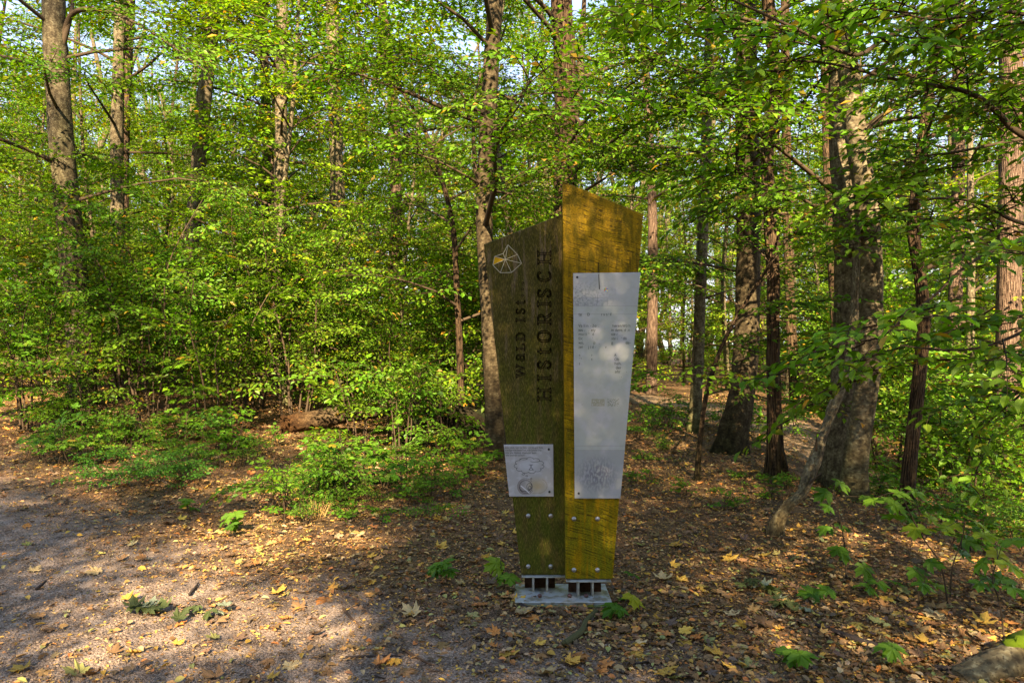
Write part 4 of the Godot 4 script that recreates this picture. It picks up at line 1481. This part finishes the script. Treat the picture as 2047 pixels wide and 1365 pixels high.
	var cols := [Color(0.1, 0.3, 0.7), Color(0.85, 0.55, 0.1), Color(0.15, 0.6, 0.3), Color(0.8, 0.2, 0.15), Color(0.2, 0.6, 0.8), Color(0.9, 0.8, 0.2)]
	for k in 6:
		var a := TAU * k / 6.0
		var b := TAU * (k + 1) / 6.0
		part("sticker_petal", slab([spot + Vector2(cos(a), sin(a)) * 0.003, spot + Vector2(cos(a), sin(a)) * 0.0105, spot + Vector2(cos(b), sin(b)) * 0.0105, spot + Vector2(cos(b), sin(b)) * 0.003], -zr + 0.001, 0.0015, 0.0002, Rect2(0, 0, 1, 1)), mat(cols[k], 0.4), big)
	# screws and bolts
	var steel := mat(Color(0.62, 0.60, 0.58), 0.38, 0.85)
	var dark := mat(Color(0.22, 0.21, 0.20), 0.5, 0.6)
	for q in [[1154, 554, zr, big], [1157, 986, zr, big], [1097, 898, zl, small], [1098.5, 983, zl, small]]:
		part("screw", dome(0.0062, 0.003), dark, q[3], P(q[0], q[1], q[2]) + Vector3(0, 0, 0.0003))
	for q in [[1056, 1031, dl], [1101, 1031, dl], [1056, 1132, dl], [1101, 1132, dl]]:
		part("bolt", dome(0.0125, 0.010), steel, left, P(q[0], q[1], q[2]) + Vector3(0, 0, 0.0003))
	for q in [[1147.5, 1037, dr], [1194.5, 1037, dr], [1147.5, 1139, dr], [1194.5, 1139, dr]]:
		part("bolt", dome(0.0125, 0.010), steel, right, P(q[0], q[1], q[2]) + Vector3(0, 0, 0.0003))
	# the steel foot
	var galv := mat(Color(0.50, 0.51, 0.49), 0.5, 0.35)
	var gn := noise(0.02, 88, 4).get_seamless_image(256, 256)
	var gi := Image.create(256, 256, false, Image.FORMAT_RGB8)
	for y in 256:
		for x in 256:
			gi.set_pixel(x, y, Color(0.62, 0.62, 0.59).lerp(Color(0.44, 0.40, 0.30), clampf((gn.get_pixel(x, y).r - 0.45) * 4.0, 0, 1) * 0.7))
	galv.albedo_color = Color(1, 1, 1)
	galv.albedo_texture = tex(gi)
	galv.uv1_triplanar = true
	galv.uv1_scale = Vector3(3, 3, 3)
	var rust := mat(Color(0.36, 0.25, 0.18), 0.85)
	rust.albedo_texture = tex(gi)
	rust.uv1_triplanar = true
	rust.uv1_scale = Vector3(5, 5, 5)
	var conc := mat(Color(0.42, 0.44, 0.30), 0.95)
	var zf := 3.47
	var x0 := P(1029.5, 1205, zf).x
	var x1 := P(1224, 1205, zf).x
	var top := P(1100, 1203, zf).y
	part("concrete_base", block(Vector3(x1 - x0 + 0.005, 0.14, 0.27), 0.006), conc, o, Vector3((x0 + x1) / 2, top - 0.016 - 0.14, -3.6))
	part("steel_plate", block(Vector3(x1 - x0, 0.0155, 0.26), 0.003), galv, o, Vector3((x0 + x1) / 2, top - 0.0155, -3.6))
	for b in [[dl, 1042, 1131, 1149.5, [1066, 1093.5], [1049, 1110]], [dr, 1131, 1222, 1158.5, [1156, 1184.5], [1137, 1203]]]:
		var zz: float = b[0]
		var under := P(1100, b[3], zz).y
		var l := P(b[1] + 1, 0, zz).x
		var r_ := P(b[2] - 1, 0, zz).x
		part("cap_plate", block(Vector3(r_ - l, 0.0055, 0.075), 0.0015), galv, o, Vector3((l + r_) / 2, under - 0.0065, -zz - 0.015))
		for f in b[4]:
			part("fin", block(Vector3(0.0095, under - 0.0067 - top, 0.066), 0.0012), galv, o, Vector3(P(f, 0, zz).x, top, -zz - 0.016))
		var wl := P(b[5][0], 0, zz + 0.03).x
		var wr := P(b[5][1], 0, zz + 0.03).x
		part("web_plate", block(Vector3(wr - wl, under - 0.0067 - top, 0.008), 0.001), rust, o, Vector3((wl + wr) / 2, top, -zz - 0.054))

func dome(radius: float, high: float) -> ArrayMesh:    # a round bolt head facing +z
	var s := Soup.new()
	var rings := 5
	var sides := 14
	for i in rings + 1:
		var a := PI / 2 * i / rings
		for j in sides + 1:
			var b := TAU * j / sides
			s.v.append(Vector3(cos(b) * sin(a) * radius, sin(b) * sin(a) * radius, cos(a) * high))
			s.n.append(Vector3(cos(b) * sin(a) / radius, sin(b) * sin(a) / radius, cos(a) / high).normalized())
	for i in rings:
		for j in sides:
			var a := i * (sides + 1) + j
			var b := a + sides + 1
			s.tri(a, a + 1, b)
			s.tri(a + 1, b + 1, b)
	return s.mesh()

# ---------------------------------------------------------------- things lying on the floor

func lump(rx: float, ry: float, rz: float, seed_: float, rough: float, sides := 40) -> Soup:
	var s := Soup.new()
	var rings := sides / 2
	for i in rings + 1:
		var a := PI * i / rings
		for j in sides + 1:
			var b := TAU * j / sides
			var d := Vector3(sin(a) * cos(b), cos(a), sin(a) * sin(b))
			var k := 1.0 + rough * bump_noise.get_noise_3d(d.x * 9.0 + seed_, d.y * 9.0, d.z * 9.0) + rough * 0.5 * bump_noise.get_noise_3d(d.x * 30.0, d.y * 30.0 + seed_, d.z * 30.0)
			s.v.append(Vector3(d.x * rx, d.y * ry, d.z * rz) * k)
			s.n.append(Vector3(d.x / rx, d.y / ry, d.z / rz).normalized())
			s.u.append(Vector2(float(j) / sides * 4.0, float(i) / rings * 2.0))
			var g := clampf(0.4 + 1.6 * bump_noise.get_noise_3d(d.x * 5.0 + seed_, d.y * 5.0, d.z * 5.0), 0, 1)
			s.c.append(Color(0.030, 0.024, 0.013).lerp(Color(0.020, 0.038, 0.006), g))
	for i in rings:
		for j in sides:
			var a := i * (sides + 1) + j
			var b := a + sides + 1
			s.tri(a, b, a + 1)
			s.tri(a + 1, b, b + 1)
	return s

func on_floor(px: float, py: float, d: float) -> Vector3:
	var p := P(px, py, d)
	p.y = gh(p.x, p.z)
	return p

func stick(called: String, label: String, px: Array, d0: float, d1: float, r0: float, r1: float, m: Material, lift := 0.0, group := "") -> Node3D:
	var pts := []
	for k in px.size():
		var d := lerpf(d0, d1, k / maxf(1.0, px.size() - 1.0))
		var p := on_floor(px[k][0], px[k][1], d)
		p.y += lerpf(r0, r1, k / maxf(1.0, px.size() - 1.0)) * 0.7 + lift
		pts.append(p)
	var base: Vector3 = pts[0]
	for k in pts.size():
		pts[k] -= base
	var s := Soup.new()
	var c := curve_points(pts, 0.04)
	tube(s, c, taper(c.size(), r0, r1), 8, 0.25, 0.0, Color(0.8, 0.85, 0.6), px[0][0])
	var o := part(called, s.mesh(), m, self, base)
	tag(o, label, "stick", group)
	return o

# the depth at which a floor pixel lies
func floor_depth(px: float, py: float) -> float:
	var d := 2.5
	while d < 30.0:
		if P(px, py, d).y <= gh(P(px, py, d).x, -d):
			return d
		d += 0.02
	return 30.0

func floor_things() -> void:
	var r := RandomNumberGenerator.new()
	r.seed = 301
	# the mossy mound and the rotten log
	var at := on_floor(905, 850, 9.0)
	var mound := thing("mossy_mound", "dark mossy earth mound left of the sunlit trunk foot", "mound", at)
	part("earth", lump(0.66, 0.42, 0.5, 3.0, 0.7).mesh(), M.ground, mound)
	var roots := Soup.new()
	for k in 9:
		var a := r.randf() * TAU
		var q := Vector3(cos(a) * 0.55, r.randf_range(0.05, 0.35), 0.38 + 0.1 * sin(a))
		tube(roots, PackedVector3Array([Vector3(q.x * 0.5, q.y + 0.1, 0.3), q, q + Vector3(cos(a) * 0.2, -0.12, 0.14)]), PackedFloat32Array([0.03, 0.018, 0.006]), 6, 0.2)
	part("roots", roots.mesh(), M.limb, mound)
	at = on_floor(650, 815, 9.2)
	var log_ := thing("fallen_log", "rotten brown log lying behind the low plants left of the mound", "log", at)
	var s := Soup.new()
	var lp := curve_points([Vector3(-0.55, 0.12, 0.1), Vector3(0, 0.2, 0), Vector3(0.5, 0.3, -0.1), Vector3(1.0, 0.34, -0.2)], 0.06)
	tube(s, lp, taper(lp.size(), 0.14, 0.11), 16, 0.35, 0.0, Color(0.8, 0.5, 0.3))
	part("stem", s.mesh(), M.dark, log_)
	# the mossy stump end in the lower right corner
	at = on_floor(2010, 1345, 2.82)
	var lg := thing("mossy_log", "pale weathered log with bright moss in the lower right corner", "log", at)
	s = Soup.new()
	lp = curve_points([Vector3(-0.26, 0.0, 0.10), Vector3(-0.05, 0.03, 0.03), Vector3(0.2, 0.07, -0.03), Vector3(0.6, 0.14, -0.1)], 0.05)
	tube(s, lp, PackedFloat32Array(Array(taper(lp.size(), 0.05, 0.11))), 16, 0.25, 0.0, Color(1.4, 1.3, 0.9))
	part("stem", s.mesh(), M.beech, lg)
	var moss := mat(Color(0.30, 0.36, 0.05), 1.0)
	var cushion := lump(0.10, 0.05, 0.07, 8.0, 0.6, 24)
	part("moss_cushion", cushion.mesh(), moss, lg, Vector3(0.10, 0.10, 0.0))
	part("moss_cushion", lump(0.07, 0.04, 0.05, 18.0, 0.6, 24).mesh(), moss, lg, Vector3(0.27, 0.16, -0.02))
	# sticks
	var dk := mat(Color(0.20, 0.17, 0.15), 0.9)
	var br := mat(Color(0.30, 0.23, 0.17), 0.9)
	var gm := mat(Color(0.28, 0.27, 0.16), 0.9)
	stick("curved_branch", "curved dark bare branch lying in the leaves at lower right", [[1632, 1255], [1680, 1262], [1730, 1275], [1790, 1312]], floor_depth(1632, 1255), floor_depth(1790, 1312), 0.010, 0.021, dk)
	stick("fallen_stick", "mossy crooked stick lying in front of the sign's right foot", [[1192, 1228], [1172, 1248], [1162, 1270], [1128, 1296]], floor_depth(1192, 1228), floor_depth(1128, 1296), 0.011, 0.015, gm, 0.008)
	stick("fallen_stick", "thin pale twig lying behind the curved dark branch", [[1685, 1218], [1740, 1222], [1800, 1219], [1850, 1222]], floor_depth(1685, 1218), floor_depth(1850, 1222), 0.008, 0.005, br)
	stick("fallen_stick", "black branch end lying in the lower right corner beside the pale log", [[1870, 1340], [1930, 1352], [1990, 1360]], floor_depth(1870, 1340), floor_depth(1990, 1360), 0.012, 0.02, dk)
	stick("fallen_stick", "short dark stick slanting left below the sign's steel base", [[1040, 1210], [1070, 1226], [1100, 1245]], floor_depth(1040, 1215), floor_depth(1100, 1245), 0.010, 0.004, dk, 0.004)
	stick("fallen_stick", "short grey stick on the gravel left of the sign", [[808, 1248], [828, 1242], [852, 1236]], floor_depth(808, 1248), floor_depth(852, 1236), 0.008, 0.006, dk)
	stick("fallen_stick", "brown twig on the earth at the bottom left of the sign", [[685, 1220], [700, 1236], [722, 1256]], floor_depth(685, 1220), floor_depth(722, 1256), 0.007, 0.004, br)
	stick("fallen_stick", "long thin twig at the bottom edge left of the sign", [[690, 1318], [740, 1322], [800, 1312]], floor_depth(690, 1318), floor_depth(800, 1312), 0.006, 0.004, dk)
	stick("fallen_stick", "thick brown twig in the bottom middle of the path", [[802, 1300], [830, 1316], [862, 1332]], floor_depth(802, 1300), floor_depth(862, 1332), 0.008, 0.004, br)
	stick("fallen_stick", "twig standing half upright in the lit strip of the path", [[378, 1196], [388, 1180], [396, 1170]], floor_depth(378, 1196), floor_depth(396, 1170), 0.008, 0.004, dk, 0.01)
	stick("fallen_stick", "short brown stick on the grey gravel near the left edge", [[72, 1180], [82, 1170], [90, 1162]], floor_depth(72, 1180), floor_depth(90, 1162), 0.009, 0.005, dk)
	stick("fallen_stick", "bowed twig among the crumpled green leaves on the path", [[325, 1206], [360, 1206], [392, 1222]], floor_depth(325, 1206), floor_depth(392, 1222), 0.006, 0.003, br)
	stick("fallen_stick", "long slanting twig in the litter left of the small picture panel", [[880, 1000], [905, 985], [930, 968]], floor_depth(880, 1000), floor_depth(930, 968), 0.012, 0.006, br)
	for k in 60:
		var px := r.randf_range(120, 1950)
		var py := r.randf_range(1010, 1360)
		var d := floor_depth(px, py)
		var l := r.randf_range(10, 42)
		var sl := r.randf_range(-0.6, 0.6)
		stick("small_twig", "short dry twig lying among fallen leaves " + ground_word(px, d), [[px, py], [px + l * 0.5, py + sl * l * 0.45 + r.randf_range(-3, 3)], [px + l, py + sl * l * 0.8]], d, floor_depth(px + l, clampf(py + sl * l * 0.8, 1000, 1365)), r.randf_range(0.002, 0.005), 0.0015, [dk, br][k % 2], 0.004, "small dry twigs " + ground_word(px, d))
	# dry grass tuft in the lit strip
	at = on_floor(632, 1035, floor_depth(632, 1035))
	var tuft := thing("grass_tuft", "tuft of dry straw-coloured grass at the upper end of the lit strip", "grass", at)
	var blades := Soup.new()
	for k in 46:
		var a := r.randf() * TAU
		var foot := Vector3(cos(a), 0, sin(a)) * r.randf_range(0.0, 0.07)
		var tip := foot + Vector3(cos(a) * r.randf_range(0.02, 0.12), r.randf_range(0.05, 0.16), sin(a) * r.randf_range(0.02, 0.12))
		tube(blades, PackedVector3Array([foot - Vector3(0, 0.02, 0), foot.lerp(tip, 0.6) + Vector3(0, 0.02, 0), tip]), PackedFloat32Array([0.0022, 0.0018, 0.0006]), 3)
	part("blades", blades.mesh(), mat(Color(0.68, 0.56, 0.33), 0.8), tuft).set_meta("kind", "stuff")
	# limp green leaves torn down on the path and beside it
	var wilted := []
	for k in 3:
		var ws := Soup.new()
		ws.smooth = false
		lobed_leaf(ws, Vector3(-0.5, 0, 0), Vector3.RIGHT, Vector3.UP, 1.0, Color(1, 1, 1), [0.25, -0.3, 0.4][k])
		wilted.append(ws.mesh())
	for cl in [[300, 1228, 9, "heap of limp dark green leaves lying on the gravel path near the bowed twig"], [400, 1240, 5, "few limp green leaves lying right of the larger heap on the path"], [1515, 1185, 7, "limp green leaves with pale undersides lying right of the sign's base"], [1575, 1222, 6, "dark wilted green leaf cluster lying left of the curved dark branch"]]:
		var base := on_floor(cl[0], cl[1], floor_depth(cl[0], cl[1]))
		var heap := thing("wilted_leaf_heap", cl[3], "leaf heap", base)
		for k in int(cl[2]):
			var wm := leaf_material(0.6, Color(0.7, 0.8, 0.3))
			wm.albedo_color = (Color(0.07, 0.085, 0.025) * r.randf_range(0.6, 1.5)).linear_to_srgb() if k % 4 else Color(0.20, 0.22, 0.14).linear_to_srgb()
			var lf := part("leaf", wilted[k % 3], wm, heap)
			var a := r.randf() * TAU
			lf.transform = facing(Vector3(cos(a), r.randf_range(-0.1, 0.3), sin(a)), Vector3(r.randf_range(-0.45, 0.45), 0, r.randf_range(-0.3, 0.4)), r.randf_range(0.06, 0.10), Vector3(r.randf_range(-0.10, 0.10), 0.03 + 0.004 * k, r.randf_range(-0.06, 0.06)))
	# a chestnut or two on the steel foot
	for q in [[1079, 1188, "red-brown dry leaf curl resting between the left fins of the sign's foot"], [1139, 1188, "dark brown nut resting at the left of the sign's right fins"], [1172, 1186, "small brown nut resting between the right fins of the sign's foot"]]:
		var p := P(q[0], q[1], 3.53)
		p.y = P(1100, 1203, 3.47).y + 0.009
		var n := part("fallen_nut", lump(0.012, 0.0095, 0.011, q[0], 0.3, 12).mesh(), mat(Color(0.26, 0.13, 0.08), 0.5), self, p)
		tag(n, q[2], "nut")

func ground_word(px: float, d: float) -> String:
	var p := P(px, 1000, d)
	if gravel(p.x, p.z) > 0.5:
		return "on the gravel path left of the sign" if px < 950 else "on the bare earth below the sign"
	if px < 900:
		return "on the litter between path and thicket"
	if px < 1330:
		return "on the brown floor round the sign"
	return "on the leaf litter right of the sign"

# ---------------------------------------------------------------- fallen leaves and gravel

const DRY := [Color(0.32, 0.185, 0.065), Color(0.46, 0.275, 0.045), Color(0.17, 0.095, 0.04), Color(0.38, 0.155, 0.04), Color(0.38, 0.27, 0.12), Color(0.11, 0.075, 0.045), Color(0.26, 0.24, 0.07)]
const DRY_NAME := ["tan", "golden yellow", "brown", "orange", "pale buff", "dark brown", "greenish"]

func litter() -> void:
	var r := RandomNumberGenerator.new()
	r.seed = 2024
	var shapes := []
	for k in 5:
		var s := Soup.new()
		s.smooth = false
		if k < 3:
			oval_leaf(s, Vector3(-0.5, 0, 0), Vector3(1, 0.12 * (k - 1), 0), Vector3(0, 1, 0.2 * k), 1.0, 0.5 + 0.08 * k, Color(1, 1, 1))
		else:
			lobed_leaf(s, Vector3(-0.5, 0, 0), Vector3.RIGHT, Vector3.UP, 1.0, Color(1, 1, 1), 0.12 if k == 3 else -0.25)
		shapes.append(s.mesh(M.litter))
	var sets := []
	for k in 5:
		sets.append(Scatter.new())
	var far_n := 0
	for k in 84000:
		var d := 2.3 + 15.0 * pow(r.randf(), 1.7)
		var x := r.randf_range(-0.86, 0.86) * d
		var g := gravel(x, -d)
		var b := back_path(x, -d)
		if r.randf() < g * 0.92 or r.randf() < b * 0.8:
			continue
		if x > 0.23 * d and d < 6 and r.randf() < 0.0:
			continue
		var size := (0.015 + 0.030 * pow(r.randf(), 1.8)) * (1.0 + 0.05 * maxf(0.0, d - 5.0))
		var j := r.randi() % 3
		if r.randf() < 0.10:
			j = 3 + r.randi() % 2
			size *= 1.6
		var p := Vector3(x, gh(x, -d) + r.randf_range(0.003, 0.02), -d)
		var nn := Vector3(gh(x - 0.03, -d) - gh(x + 0.03, -d), 0.06, gh(x, -d - 0.03) - gh(x, -d + 0.03)).normalized()
		var c: Color = DRY[[0, 0, 1, 2, 2, 2, 2, 3, 4, 5, 5, 6][r.randi() % 12]]
		c = tint(c, r, 0.35)
		var a := r.randf() * TAU
		sets[j].put(facing(Vector3(cos(a), r.randf_range(-0.25, 0.25), sin(a)), nn - Vector3.UP + Vector3(r.randf_range(-0.45, 0.45), 0, r.randf_range(-0.45, 0.45)), size, p), c)
	for k in 70000:      # crumbs of old leaves
		var d := 2.3 + 9.0 * pow(r.randf(), 1.6)
		var x := r.randf_range(-0.86, 0.86) * d
		if r.randf() < gravel(x, -d) * 0.72 or r.randf() < back_path(x, -d) * 0.8:
			continue
		var p := Vector3(x, gh(x, -d) + r.randf_range(0.001, 0.008), -d)
		var a := r.randf() * TAU
		sets[r.randi() % 3].put(facing(Vector3(cos(a), r.randf_range(-0.2, 0.2), sin(a)), Vector3(r.randf_range(-0.3, 0.3), 0, r.randf_range(-0.3, 0.3)), r.randf_range(0.010, 0.024) * (1.0 + 0.06 * maxf(0.0, d - 4.0)), p), tint([Color(0.30, 0.165, 0.06), Color(0.20, 0.11, 0.045), Color(0.36, 0.22, 0.08), Color(0.42, 0.26, 0.06)][k % 4], r, 0.35))
	var o := thing("leaf_litter", "carpet of small dry leaves covering the forest floor", "leaf litter")
	o.set_meta("kind", "stuff")
	for k in 5:
		scatter_node("leaves", sets[k], shapes[k], o)
	# gravel
	var stones := []
	for k in 3:
		var pebble := lump(1.0, 0.62, 0.8, k * 7.0, 0.7, 8)
		pebble.c.fill(Color(0.58, 0.52, 0.47))
		stones.append(pebble.mesh(mat(Color(0.56, 0.515, 0.465), 0.9)))
		var m: StandardMaterial3D = stones[k].surface_get_material(0)
		m.vertex_color_use_as_albedo = true
	var st := [Scatter.new(), Scatter.new(), Scatter.new()]
	for k in 60000:
		var d := 2.2 + 7.0 * pow(r.randf(), 1.6)
		var x := r.randf_range(-0.86, 0.6) * d
		if r.randf() > gravel(x, -d) + 0.06:
			continue
		var size := 0.003 + 0.006 * pow(r.randf(), 3.0)
		var v := r.randf_range(0.5, 1.5)
		st[k % 3].put(facing(Vector3(r.randf_range(-1, 1), 0, r.randf_range(-1, 1)), Vector3(r.randf_range(-0.4, 0.4), 0, r.randf_range(-0.4, 0.4)), size, Vector3(x, gh(x, -d) + size * 0.15, -d)), Color(1.0 * v, 0.97 * v, 0.94 * v))
	var mound_leaves := [Scatter.new(), Scatter.new(), Scatter.new()]
	var mp := on_floor(905, 850, 9.0)
	for k in 420:
		var a := r.randf() * TAU
		var q := sqrt(r.randf()) * 0.95
		var y := 0.42 * sqrt(1.0 - q * q)
		mound_leaves[k % 3].put(facing(Vector3(cos(a * 3.0), 0, sin(a * 3.0)), Vector3(cos(a) * q * 0.8, 0, sin(a) * q * 0.8), r.randf_range(0.03, 0.06), mp + Vector3(cos(a) * q * 0.68, y * 1.05 + 0.015, sin(a) * q * 0.52)), tint(DRY[[0, 2, 2, 5, 6][k % 5]], r, 0.3))
	for k in 3:
		scatter_node("mound_leaves", mound_leaves[k], shapes[k], o)
	var gr := thing("path_gravel", "loose grey gravel strewn over the path at lower left", "gravel")
	gr.set_meta("kind", "stuff")
	for k in 3:
		scatter_node("stones", st[k], stones[k], gr)
	# the larger fallen leaves, one by one
	var mats := []
	for c in DRY:
		for v in [0.8, 1.15]:
			var m := leaf_material(0.7, Color(0.5, 0.42, 0.3))
			m.albedo_color = (c * v).linear_to_srgb()
			mats.append(m)
	var plain := []
	for k in 6:
		var s := Soup.new()
		s.smooth = false
		if k < 3:
			oval_leaf(s, Vector3(-0.5, 0, 0), Vector3(1, 0.1, 0), Vector3(0, 1, 0.2 * k), 1.0, 0.5 + 0.07 * k, Color(1, 1, 1))
		else:
			lobed_leaf(s, Vector3(-0.5, 0, 0), Vector3.RIGHT, Vector3.UP, 1.0, Color(1, 1, 1), [-0.15, 0.2, -0.3][k - 3])
		plain.append(s.mesh())
	var n := 0
	while n < 230:
		var px := r.randf_range(10, 2037)
		var py := 1365.0 - 330.0 * pow(r.randf(), 1.3)
		var d := floor_depth(px, py)
		var p := on_floor(px, py, d)
		if r.randf() < gravel(p.x, p.z) * 0.45:
			continue
		if absf(p.x - 0.27) < 0.3 and absf(p.z + 3.6) < 0.18:
			continue
		var k := r.randi() % 6
		var ci := [0, 0, 1, 1, 2, 2, 2, 3, 4, 4, 6][r.randi() % 11] as int
		var l := part("fallen_leaf", plain[k], mats[ci * 2 + r.randi() % 2], self)
		var a := r.randf() * TAU
		var size := r.randf_range(0.035, 0.06) if k < 3 else r.randf_range(0.05, 0.10)
		l.transform = facing(Vector3(cos(a), r.randf_range(-0.15, 0.15), sin(a)), Vector3(r.randf_range(-0.25, 0.25), 0, r.randf_range(-0.15, 0.3)), size, p + Vector3(0, 0.012, 0))
		var w := ground_word(px, d)
		tag(l, "%s fallen %s leaf lying %s" % [DRY_NAME[ci], "oval" if k < 3 else "lobed maple", w], "fallen leaf", "%s fallen %s leaves %s" % [DRY_NAME[ci], "oval" if k < 3 else "lobed", w])
		n += 1
